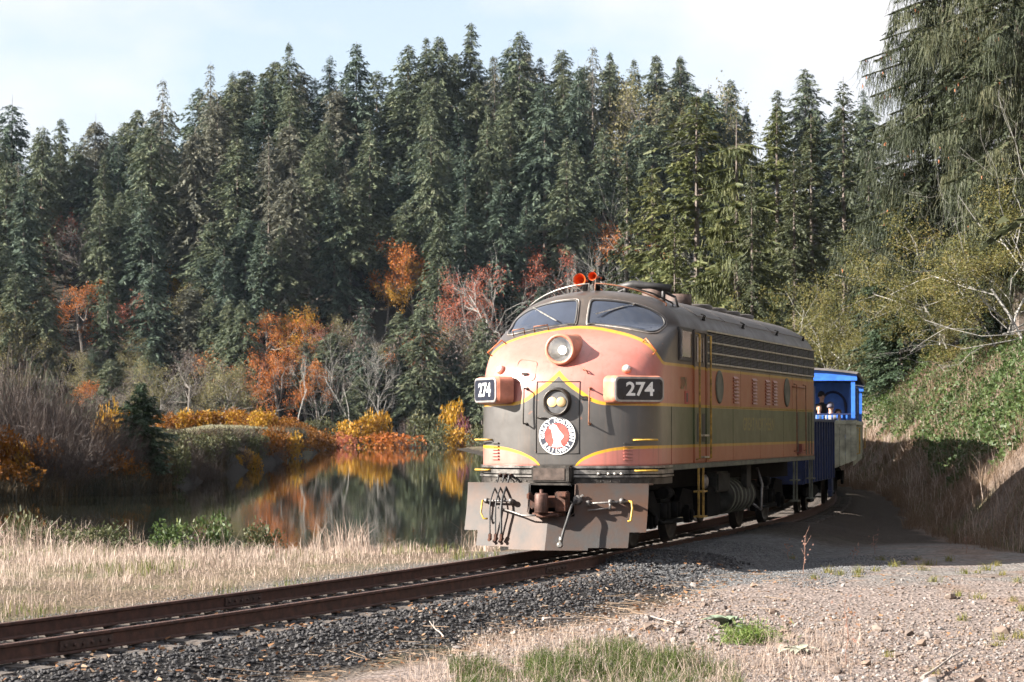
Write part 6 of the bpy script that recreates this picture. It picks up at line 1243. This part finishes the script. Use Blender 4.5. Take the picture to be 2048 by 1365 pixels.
def grasses():
    # meadow left of the line
    X, Y, rg = scatter(260000, -17, 6, 22, 60, 201); L, S = track_coords(X, Y); n = fbm(X * .35, Y * .35, 207); px = 1024 + F_PX * X / Y
    m = (L < -2.7 - 1.6 * (n - .4)) & (px > -60) & (px < 1000) & (rg.random(len(X)) < np.clip((-L - 2.4) * .35, .06, 1) * np.clip(.25 + 1.8 * (n - .28), .08, 1)) & (rg.random(len(X)) < .62)
    X, Y, L, n = X[m], Y[m], L[m], n[m]; k = len(X); tall = np.clip((-L - 3) / 5, 0, 1); cl = fbm(X * 1.4, Y * 1.4, 208, 2); h = (.06 + .42 * tall * np.clip(.2 + 2.6 * (cl - .32), .12, 1.3)) * rg.uniform(.5, 1.25, k); h *= np.where(rg.random(k) < .03, 1.9, 1); v, f = blades(X, Y, h, rg.uniform(.005, .011, k) * (Y / 38), 202, .75)
    t = np.clip(.75 - .3 * (1 - tall) + rg.normal(0, .2, k) - .25 * (n > .58), 0, 1); tag(link('dry_grass', np_mesh('dry_grass', v, f, DRY, np.tile(t, 2))), 'pale dry grass between track and pond', 'grass', kind='stuff')
    # green patches in it and on the shore
    X, Y, rg = scatter(70000, -17, 4, 24, 61, 211); L, S = track_coords(X, Y); n = fbm(X * .45 + 5, Y * .45, 213); px = 1024 + F_PX * X / Y; m = (L < -3.2) & (px > -60) & (px < 1000) & (n > .60); X, Y = X[m], Y[m]; k = len(X); v, f = blades(X, Y, rg.uniform(.1, .30, k), rg.uniform(.006, .012, k) * (Y / 32), 212)
    tag(link('meadow_grass', np_mesh('meadow_grass', v, f, GREENG, np.tile(np.clip(rg.normal(.6, .25, k), 0, 1), 2))), 'greener grass patches in the meadow left of the track', 'grass', kind='stuff')
    # reeds and stalks against the water
    X, Y, rg = scatter(5200, -15, 1, 47.5, 54, 221); px = 1024 + F_PX * X / Y; n = fbm(X * .6, Y * .1, 223); m = (px > -40) & (px < 980) & (n > .42); X, Y = X[m], Y[m]; k = len(X); v, f = blades(X, Y, rg.uniform(.35, 1.0, k), rg.uniform(.010, .02, k), 222, .5, np.maximum(ground_z(X, Y), WATER_Z)); tag(link('shore_reeds', np_mesh('shore_reeds', v, f, DRY, np.tile(np.clip(rg.normal(.5, .25, k), 0, 1), 2))), 'tall dry stalks standing against the pond', 'reeds', kind='stuff')
    # grass on the shaded bank right
    X, Y, rg = scatter(330000, 4, 24, 40, 112, 231); L, S = track_coords(X, Y); fo = bank_foot(S); n = fbm(X * .4, Y * .4, 233); px = 1024 + F_PX * X / Y; m = (L > fo - 1.2 * n) & (L < fo + 6) & (px < 2110) & (S > 2) & (rg.random(len(X)) < .8); X, Y, n = X[m], Y[m], n[m]; k = len(X); h = rg.uniform(.15, .75, k) * np.clip(3.6 * (fbm(X * 1.1, Y * 1.1, 234, 3) - .3), .12, 1.5); v, f = blades(X, Y, h, rg.uniform(.005, .011, k) * (Y / 48), 232, .9); tag(link('bank_grass', np_mesh('bank_grass', v, f, DRYD, np.tile(np.clip(rg.normal(.5, .2, k) + 1.2 * (fbm(X * .6, Y * .6, 236, 3) - .5), 0, 1), 2))), 'dry pinkish grass on the cutting bank', 'grass', kind='stuff')
    # tall bleached weeds and green tufts breaking up the bank
    X, Y, rg = scatter(26000, 4, 24, 42, 112, 235); L, S = track_coords(X, Y); fo = bank_foot(S); n = fbm(X * .9, Y * .9, 237); px = 1024 + F_PX * X / Y; m = (L > fo - .4) & (L < fo + 6) & (px < 2110) & (S > 3) & (n > .5); X, Y = X[m], Y[m]; k = len(X); v, f = blades(X, Y, rg.uniform(.4, 1.15, k), rg.uniform(.006, .013, k) * (Y / 50), 238, 1.1); tag(link('bank_weeds', np_mesh('bank_weeds', v, f, DRY, np.tile(np.clip(rg.normal(.6, .3, k), 0, 1), 2))), 'tall bleached weeds standing on the cutting bank', 'weeds', kind='stuff')
    X, Y, rg = scatter(60000, 4, 24, 42, 112, 335); L, S = track_coords(X, Y); fo = bank_foot(S); n = fbm(X * .8, Y * .8, 337); px = 1024 + F_PX * X / Y; m = (L > fo - .2) & (L < fo + 6) & (px < 2110) & (S > 3) & (n > .54); X, Y = X[m], Y[m]; k = len(X); v, f = blades(X, Y, rg.uniform(.1, .45, k), rg.uniform(.006, .013, k) * (Y / 50), 338, 1.1); tag(link('bank_green_grass', np_mesh('bank_green_grass', v, f, GREENG, np.tile(np.clip(rg.normal(.4, .25, k), 0, 1), 2))), 'green grass patches on the cutting bank', 'grass', kind='stuff')
    # dead growth along the waterline across the pond
    rg = np.random.default_rng(255); k = 34000; px = rg.uniform(-40, 640, k); Y = np.interp(px, _SHPX, _SHY) + rg.uniform(-.6, 11, k) * np.interp(px, [300, 640], [1, 1.6]); X = px2x(px, Y); z = np.maximum(ground_z(X, Y), WATER_Z); v, f = blades(X, Y, rg.uniform(.25, 1.15, k), rg.uniform(.02, .05, k) * (Y / 130), 256, 1.2, z); n = fbm(px * .02, Y * .2, 257); tag(link('waterline_growth', np_mesh('waterline_growth', v, f, leaf_mat('dark_bank_growth', [(.03, .032, .018), (.05, .042, .028), (.08, .062, .04), (.12, .07, .03), (.2, .16, .11)], .25, .7, 0), np.tile(np.clip(rg.normal(.35, .2, k) + (n - .5), 0, 1), 2))), 'dark tangled growth along the far waterline', 'undergrowth', kind='stuff')
    # foreground: green tussocks and pale stems at the bottom edge
    X, Y, rg = scatter(90000, -2.5, 4.5, 19.5, 27.5, 241); px = 1024 + F_PX * X / Y; zz = ground_z(X, Y); py = HORIZON + F_PX * (CAM_H - zz) / Y; n = fbm(X * 1.3, Y * .9, 243); edge = 1290 + 55 * np.abs((px - 1180) / 300) ** 1.5 - 40 * (n - .5) * 2
    g = (py > edge + 10) & (px > 880) & (px < 1480) & (n > .36); k = g.sum(); v, f = blades(X[g], Y[g], rg.uniform(.08, .30, k) * np.clip(3.2 * (fbm(X[g] * 3, Y[g] * 2, 245, 2) - .2), .15, 1.3), rg.uniform(.004, .008, k), 242, .9, zz[g]); tag(link('green_tussocks', np_mesh('green_tussocks', v, f, GREENG, np.tile(np.clip(rg.normal(.26, .2, k), 0, 1), 2))), 'green grass tussocks in the near foreground', 'grass', kind='stuff')
    g = ((py > edge - 25) & (px > 800) & (px < 1480) | (py > 1285) & (px > 1450) & (px < 1730) & (n > .45)) & (rg.random(len(X)) < .10); k = g.sum(); v, f = blades(X[g], Y[g], rg.uniform(.08, .42, k) * np.where(px[g] > 1450, 1.25, .9), rg.uniform(.003, .006, k), 244, 1.7, zz[g]); tag(link('foreground_straw', np_mesh('foreground_straw', v, f, DRY, np.tile(np.clip(rg.normal(.55, .25, k), 0, 1), 2))), 'pale dry stems among the tussocks in front', 'grass', kind='stuff')
    # rough grass and dead brush on the terrace across the water
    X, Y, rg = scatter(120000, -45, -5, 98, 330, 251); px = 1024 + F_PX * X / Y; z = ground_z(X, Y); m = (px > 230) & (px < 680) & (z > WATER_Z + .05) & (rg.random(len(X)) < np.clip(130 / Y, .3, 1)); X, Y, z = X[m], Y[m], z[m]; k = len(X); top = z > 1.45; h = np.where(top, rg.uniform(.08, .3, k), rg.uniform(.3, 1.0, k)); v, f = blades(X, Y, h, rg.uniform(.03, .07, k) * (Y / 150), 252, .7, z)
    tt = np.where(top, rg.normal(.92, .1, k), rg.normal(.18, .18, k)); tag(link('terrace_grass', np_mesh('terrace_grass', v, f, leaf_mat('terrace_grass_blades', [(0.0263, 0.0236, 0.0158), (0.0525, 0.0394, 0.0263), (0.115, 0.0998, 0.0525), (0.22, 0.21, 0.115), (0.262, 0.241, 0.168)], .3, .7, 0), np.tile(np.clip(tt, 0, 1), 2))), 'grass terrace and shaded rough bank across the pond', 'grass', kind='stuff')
grasses()

def rocks_np(X, Y, Z, s, seed, flat=.75):
    t = (1 + 5 ** .5) / 2; V = nrm(np.array([(-1, t, 0), (1, t, 0), (-1, -t, 0), (1, -t, 0), (0, -1, t), (0, 1, t), (0, -1, -t), (0, 1, -t), (t, 0, -1), (t, 0, 1), (-t, 0, -1), (-t, 0, 1)], float))
    F = np.array([(0, 11, 5), (0, 5, 1), (0, 1, 7), (0, 7, 10), (0, 10, 11), (1, 5, 9), (5, 11, 4), (11, 10, 2), (10, 7, 6), (7, 1, 8), (3, 9, 4), (3, 4, 2), (3, 2, 6), (3, 6, 8), (3, 8, 9), (4, 9, 5), (2, 4, 11), (6, 2, 10), (8, 6, 7), (9, 8, 1)])
    rg = np.random.default_rng(seed); n = len(X); v = V[None] * rg.uniform(.62, 1.18, (n, 12, 1)) * rg.uniform(.65, 1.2, (n, 1, 3)); a = rg.uniform(0, 6.28, n); b = rg.uniform(-.9, .9, n)
    ca, sa, cb, sb = np.cos(a)[:, None], np.sin(a)[:, None], np.cos(b)[:, None], np.sin(b)[:, None]; x = v[..., 0] * cb - v[..., 2] * sb; z = v[..., 0] * sb + v[..., 2] * cb; y = v[..., 1]; v = np.stack([x * ca - y * sa, x * sa + y * ca, z * flat], -1) * s[:, None, None] + np.stack([X, Y, Z], -1)[:, None]
    f = (np.arange(n) * 12)[:, None, None] + F[None]; return v.reshape(-1, 3), f.reshape(-1, 3)
BALLM = leaf_mat('dark_ballast_stone', [(0.0222, 0.0222, 0.026), (0.0432, 0.0419, 0.0444), (0.0739, 0.0703, 0.069), (0.148, 0.136, 0.129)], 0, .75, 0)
ROCKM = leaf_mat('tan_and_grey_stone', [(.075, .064, .06), (.135, .105, .09), (.18, .13, .10), (.19, .175, .17), (.25, .22, .20)], 0, .85, 0)
GRAVM = leaf_mat('grey_crushed_gravel', [(0.0655, 0.068, 0.0756), (0.111, 0.114, 0.118), (0.161, 0.161, 0.166)], 0, .85, 0)
LITTER = leaf_mat('fallen_leaf_litter', [(0.0784, 0.0367, 0.0171), (0.176, 0.0784, 0.0343), (0.245, 0.132, 0.0637), (0.284, 0.216, 0.157)], .2, .7, 0)
def stones():
    rg = np.random.default_rng(301); n = 37000; s = rg.uniform(-19.5, 2.5, n); L = rg.uniform(-3.0, 3.35, n); k = fbm(s * .8, L * .8, 303); m = (np.abs(L) < 2.6 + 1.1 * (k - .4)) & (rg.random(n) < np.where(L > .7, 1, .5)); s, L = s[m], L[m]; x, y, h = track_pt(s, L); z = ground_z(x, y); n = len(x); px = 1024 + F_PX * x / y
    m = (px > -80) & (np.abs(np.abs(L) - .755) > .06); x, y, z, L = x[m], y[m], z[m], L[m]; n = len(x); sz = .010 + .036 * rg.beta(1.5, 2.4, n); v, f = rocks_np(x, y, z + sz * .35, sz, 302); t = np.clip(rg.beta(1.6, 3, n), 0, 1); tag(link('ballast_stones', np_mesh('ballast_stones', v, f, BALLM, np.repeat(t, 20))), 'dark crushed stone ballast along the rails', 'ballast', kind='stuff')
    # coarse stones on the lot
    n = 45000; X = rg.uniform(-1, 11, n); Y = rg.uniform(20.5, 42, n); L, S = track_coords(X, Y); px = 1024 + F_PX * X / Y; kk = fbm(X * .7, Y * .7, 305); coarse = np.clip(1.15 - (S + 9) / 9 + 1.2 * (kk - .5), .02, 1); m = (L > 2.4) & (px < 2100) & (px > 900) & (rg.random(n) < coarse) & (S < 1); X, Y, L, S = X[m], Y[m], L[m], S[m]; n = len(X); sz = .010 + .040 * rg.beta(1.1, 4.2, n); big = rg.random(n) < .006; sz = np.where(big, rg.uniform(.055, .10, n), sz); v, f = rocks_np(X, Y, ground_z(X, Y) + sz * .3, sz, 306); t = np.clip(rg.random(n) * .9 + .1 * rg.random(n), 0, 1); tag(link('lot_stones', np_mesh('lot_stones', v, f, ROCKM, np.repeat(t, 20))), 'tan and grey loose stones on the gravel lot', 'stones', kind='stuff')
    # fine grey gravel heap at the crossing and left of the rails
    n = 13000; s = rg.uniform(-3.2, 6, n); L = np.where(rg.random(n) < .7, rg.uniform(.95, 5.2, n), rg.uniform(-4.6, -2.3, n)); s = np.where(L < 0, rg.uniform(-14, 3, n), s); k = fbm(s, L, 309); m = (s + (k - .5) * 2 > -2.0) | (L < 0) & (k > .45); s, L = s[m], L[m]; x, y, h = track_pt(s, L); n = len(x); sz = rg.uniform(.008, .020, n); v, f = rocks_np(x, y, ground_z(x, y) + sz * .3, sz, 310); tag(link('grey_gravel', np_mesh('grey_gravel', v, f, GRAVM, np.repeat(rg.random(n), 20))), 'fine grey gravel spread beside the locomotive', 'gravel', kind='stuff')
    # leaf litter and straw bits on the ballast
    n = 1300; s = rg.uniform(-19, 1, n); L = rg.choice([0, 1], n, p=[.3, .7]) * rg.uniform(1.2, 3.4, n); L = np.where(L == 0, rg.uniform(-1.4, 1.4, n), L); x, y, h = track_pt(s, L); x2 = rg.uniform(1, 10, 1500); y2 = rg.uniform(21, 36, 1500); L2, S2 = track_coords(x2, y2); kk = fbm(x2 * .8, y2 * .8, 311); m = (L2 > 2.6) & (kk > .5); x = np.concatenate([x, x2[m]]); y = np.concatenate([y, y2[m]]); n = len(x)
    c = np.stack([x, y, ground_z(x, y) + .045], -1); a = rg.uniform(0, 6.28, n); d = np.stack([np.cos(a), np.sin(a), rg.uniform(-.2, .5, n)], -1) * rg.uniform(.03, .075, n)[:, None]; b = nrm(np.cross(d, rg.normal(0, .5, (n, 3)) + np.array([0, 0, 1.]))) * rg.uniform(.02, .045, n)[:, None]; v, f = quads(c, d, b, .4); tag(link('leaf_litter', np_mesh('leaf_litter', v, f, LITTER, rg.random(n))), 'brown fallen leaves scattered on the ballast and lot', 'leaf litter', kind='stuff')
    n = 420; s = rg.uniform(-16, 0, n); L = 2.0 + rg.gamma(2.4, .5, n); x, y, h = track_pt(s, L); c = np.stack([x, y, ground_z(x, y) + .05], -1); a = rg.uniform(0, 6.28, n); d = np.stack([np.cos(a), np.sin(a), rg.normal(0, .06, n)], -1) * rg.uniform(.12, .55, n)[:, None]; b = np.stack([0 * a, 0 * a + .25, 1 + 0 * a], -1) * rg.uniform(.004, .009, n)[:, None]; v, f = quads(c, d, b, .6); tag(link('straw_stems', np_mesh('straw_stems', v, f, DRYD, rg.uniform(.3, 1, n))), 'bleached fallen stems lying across the ballast edge', 'straw', kind='stuff')
stones()

def small_things():
    rd = random.Random(77)
    def gp(px, py, dz=-.45):
        Y = F_PX * (CAM_H - dz) / (py - HORIZON)
        for _ in range(5): X = px2x(px, Y); z = gz(X, Y); Y = F_PX * (CAM_H - z) / (py - HORIZON)
        return px2x(px, Y), Y, gz(px2x(px, Y), Y)
    # fallen sticks
    STICK = mat('bleached_stick', (0.325, 0.28, 0.247), .85, 0, .2, 9)
    for i, (a, b, r, lb) in enumerate((((1085, 1246), (1165, 1246), .022, 'thick pale stick lying on the ballast edge in the middle'), ((1010, 1165), (1060, 1150), .010, 'thin pale stick leaning beside the near rail'), ((890, 1270), (860, 1235), .011, 'thin white twig slanting across the dark ballast'), ((1840, 1365), (1925, 1310), .016, 'grey branch lying on the stones at the lower right corner'), ((1300, 1240), (1345, 1255), .010, 'thin pale twig between ballast and tan stones'), ((760, 1290), (835, 1312), .012, 'long white twig near the bottom edge of the ballast'))):
        p, q = gp(*a), gp(*b); P0 = Vector(p) + Vector((0, 0, .06)); P1 = Vector(q) + Vector((0, 0, .07)); mb = MB(); pts = [P0.lerp(P1, t) + Vector((rd.gauss(0, .006), rd.gauss(0, .012), abs(rd.gauss(0, .005)))) for t in np.linspace(0, 1, 7)]; mb.tube(pts, [r * (1 - .5 * k / 6) for k in range(7)], 6); m = pts[4]; mb.tube([m, m + (P1 - P0).normalized() * .12 + Vector((.02, .05, .05))], [r * .5, r * .2], 5); tag(mb.build('fallen_stick', STICK), lb, 'stick', 'fallen sticks')
    # mulleins
    for i, (px, py, s, c, lb) in enumerate(((1450, 1255, .36, (.17, .22, .15), 'green broad-leaved mullein rosette at the edge of the stones'), (1598, 1305, .32, (.28, .29, .22), 'pale wilted mullein rosette beside the dry stems'))):
        x, y, z = gp(px, py); o = empty('mullein_plant', (x, y, z), rd.random() * 6, lb, 'plant'); m = mat('mullein_leaf_%s' % ('green' if i == 0 else 'pale'), c, .8, 0, .2, 12, bump=.2)
        for k in range(9 if i == 0 else 14):
            a = k * 2.399; el = rd.uniform(.25, .9) if i == 0 else rd.uniform(.05, .7); ln = s * rd.uniform(.7, 1.15); wd = ln * (.30 if i == 0 else .16); mb = MB(); vs = []; n = 6
            for j in range(n + 1):
                t = j / n; w = wd * math.sin(math.pi * min(1, .12 + .88 * t) ** .8); rr = ln * t * math.cos(el * (1 - .4 * t)); hh = ln * t * math.sin(el) - ln * .45 * t * t
                for q in (-1, 0, 1): vs.append((rr * math.cos(a) - q * w * math.sin(a), rr * math.sin(a) + q * w * math.cos(a), hh + .02 + abs(q) * w * .3))
            mb.add(vs, [(j * 3 + q, j * 3 + q + 1, j * 3 + q + 4, j * 3 + q + 3) for j in range(n) for q in (0, 1)], 0, True); mb.build('leaf', m, o, fix=False)
    # feathery weed beside the mullein
    x, y, z = gp(1500, 1285); rg = np.random.default_rng(5); n = 1500; c = np.stack([rg.normal(0, .18, n), rg.normal(0, .14, n), np.abs(rg.normal(0, .09, n))], -1); d = nrm(rg.normal(0, 1, (n, 3)) + np.array([0, 0, .8])) * .09; v, f = quads(c, d, nrm(np.cross(d, rg.normal(0, 1, (n, 3)))) * .012, .3); o = empty('feathery_weed', (x, y, z), 0, 'bright green feathery weed right of the mullein rosette', 'plant'); link('foliage', np_mesh('weed_foliage', v, f, leaf_mat('feathery_green', [(0.063, 0.112, 0.021), (0.112, 0.168, 0.035), (0.175, 0.21, 0.063)], .3, .6, 0), rg.random(n)), o)
    # little grass tufts on the lot
    tm = []
    for s in range(4):
        rg = np.random.default_rng(400 + s); k = 46; v, f = blades(rg.normal(0, .05, k), rg.normal(0, .04, k), rg.uniform(.06, .17, k), rg.uniform(.005, .009, k), 410 + s, 1.1, np.zeros(k)); tm.append(np_mesh('tuft_blades', v, f, leaf_mat('yellow_green_tuft', [(0.09, 0.107, 0.0169), (0.163, 0.158, 0.0338), (0.236, 0.191, 0.0675)], .35, .6, .3), np.tile(rg.random(k), 2)))
    spots = [(1625, 1158), (1655, 1146), (1675, 1150), (1748, 1142), (1715, 1145), (1712, 1153), (1760, 1120), (1785, 1133), (1805, 1128), (1895, 1122), (1855, 1130), (1840, 1140), (1925, 1147), (1990, 1131), (1950, 1146), (1968, 1140), (1865, 1163), (1910, 1190), (1950, 1195), (2000, 1150), (2030, 1165), (2020, 1200), (1995, 1278), (2030, 1275), (1920, 1240), (1770, 1312), (1830, 1120), (1985, 1290), (2040, 1220), (1580, 1112), (1860, 1345)]
    spots = [(a + .1 * j, b) for j, (a, b) in enumerate(spots)]
    for i, (px, py) in enumerate(spots):
        x, y, z = gp(px, py); s = rd.uniform(.6, 1.25); tag(link('grass_tuft', tm[i % 4], None, (x, y, z), (0, 0, rd.random() * 6), s), 'yellow green grass tuft on the gravel lot, %s from left' % ordn(sorted(q[0] for q in spots).index(px) + 1), 'grass tuft', 'grass tufts on the lot')
    # dry weed stalks
    STALK = mat('reddish_weed_stalk', (.22, .12, .09), .85, 0, .2, 9)
    for i, (px, py, hgt, lb) in enumerate(((1605, 1150, .62, 'branched reddish weed stalk rising in front of the shadow'), (1578, 1120, .28, 'short yellowish weed beside the branched stalk'), (1705, 1118, .20, 'small dry weed clump at the shadow edge'), (1748, 1108, .35, 'single thin stalk at the shadow edge'), (1930, 1106, .28, 'thin dry stalk standing near the bank foot'), (1690, 1330, .6, 'tall bare weed stalk in the lower right foreground'))):
        x, y, z = gp(px, py); mb = MB(); n = 5; top = Vector((rd.uniform(-.1, .05), 0, hgt)); pts = [Vector((0, 0, -.03)).lerp(top, t) + Vector((rd.gauss(0, .012), rd.gauss(0, .012), 0)) for t in np.linspace(0, 1, n)]; mb.tube(pts, [.006, .0055, .005, .004, .002], 5)
        for q in range(5): b = pts[2 + q % 3]; mb.tube([b, b + Vector((rd.uniform(-.14, .14), rd.uniform(-.08, .08), rd.uniform(.08, .2) * hgt * 1.6))], [.0035, .0015], 4)
        for q in range(12): b = pts[rd.randrange(2, 5)] + Vector((rd.gauss(0, .05), rd.gauss(0, .04), rd.gauss(0, .05))); mb.add([b, b + Vector((.03, 0, .01)), b + Vector((.02, .01, .035))], [(0, 1, 2)])
        tag(mb.build('weed_stalk', STALK, None, loc=(x, y, z), fix=False), lb, 'weed', 'weed stalks')
    # leafy brambles on the near shore
    for i, (px, yt, Y, wpx, lb) in enumerate(((60, 1020, 50, 90, 'dark green bramble clump at the near shore, leftmost'), (345, 1042, 49, 110, 'bright green leafy clump on the near shore, left of middle'), (445, 1030, 49, 80, 'bright green reedy clump on the near shore, second'), (235, 1048, 50, 120, 'low dark bramble clump on the near shore between green ones'), (520, 1048, 50, 90, 'low green bramble clump on the near shore, right end'), (160, 1052, 50, 120, 'dark low bramble clump near the left picture edge'))):
        X = px2x(px, Y); z = gz(X, Y) - .05; h = max(.35, py2z(yt, Y) - z); w = wpx / F_PX * Y / 2; place('bramble_clump', shrub_mesh(500 + i, 1, 1, 700, .10, BRAMG if i in (1, 2) else SHRUBG, .3), X, Y, z, (w * 1.1, h * 1.05), 0, lb, 'shrub', 'bramble clumps on the near shore')
small_things()

def haze():
    m = bpy.data.materials.new('thin_air'); m.use_nodes = True; nt = m.node_tree; nt.nodes.remove(nt.nodes['Principled BSDF']); v = nt.nodes.new('ShaderNodeVolumePrincipled')
    v.inputs['Color'].default_value = (.62, .78, 1, 1); v.inputs['Density'].default_value = HAZE; v.inputs['Anisotropy'].default_value = .2; nt.links.new(v.outputs[0], nt.nodes['Material Output'].inputs['Volume'])
    mb = MB(); mb.box(-920, 920, -80, 2650, -80, 110); tag(mb.build('haze', m), kind='stuff')
HAZE = 0.000026
haze()
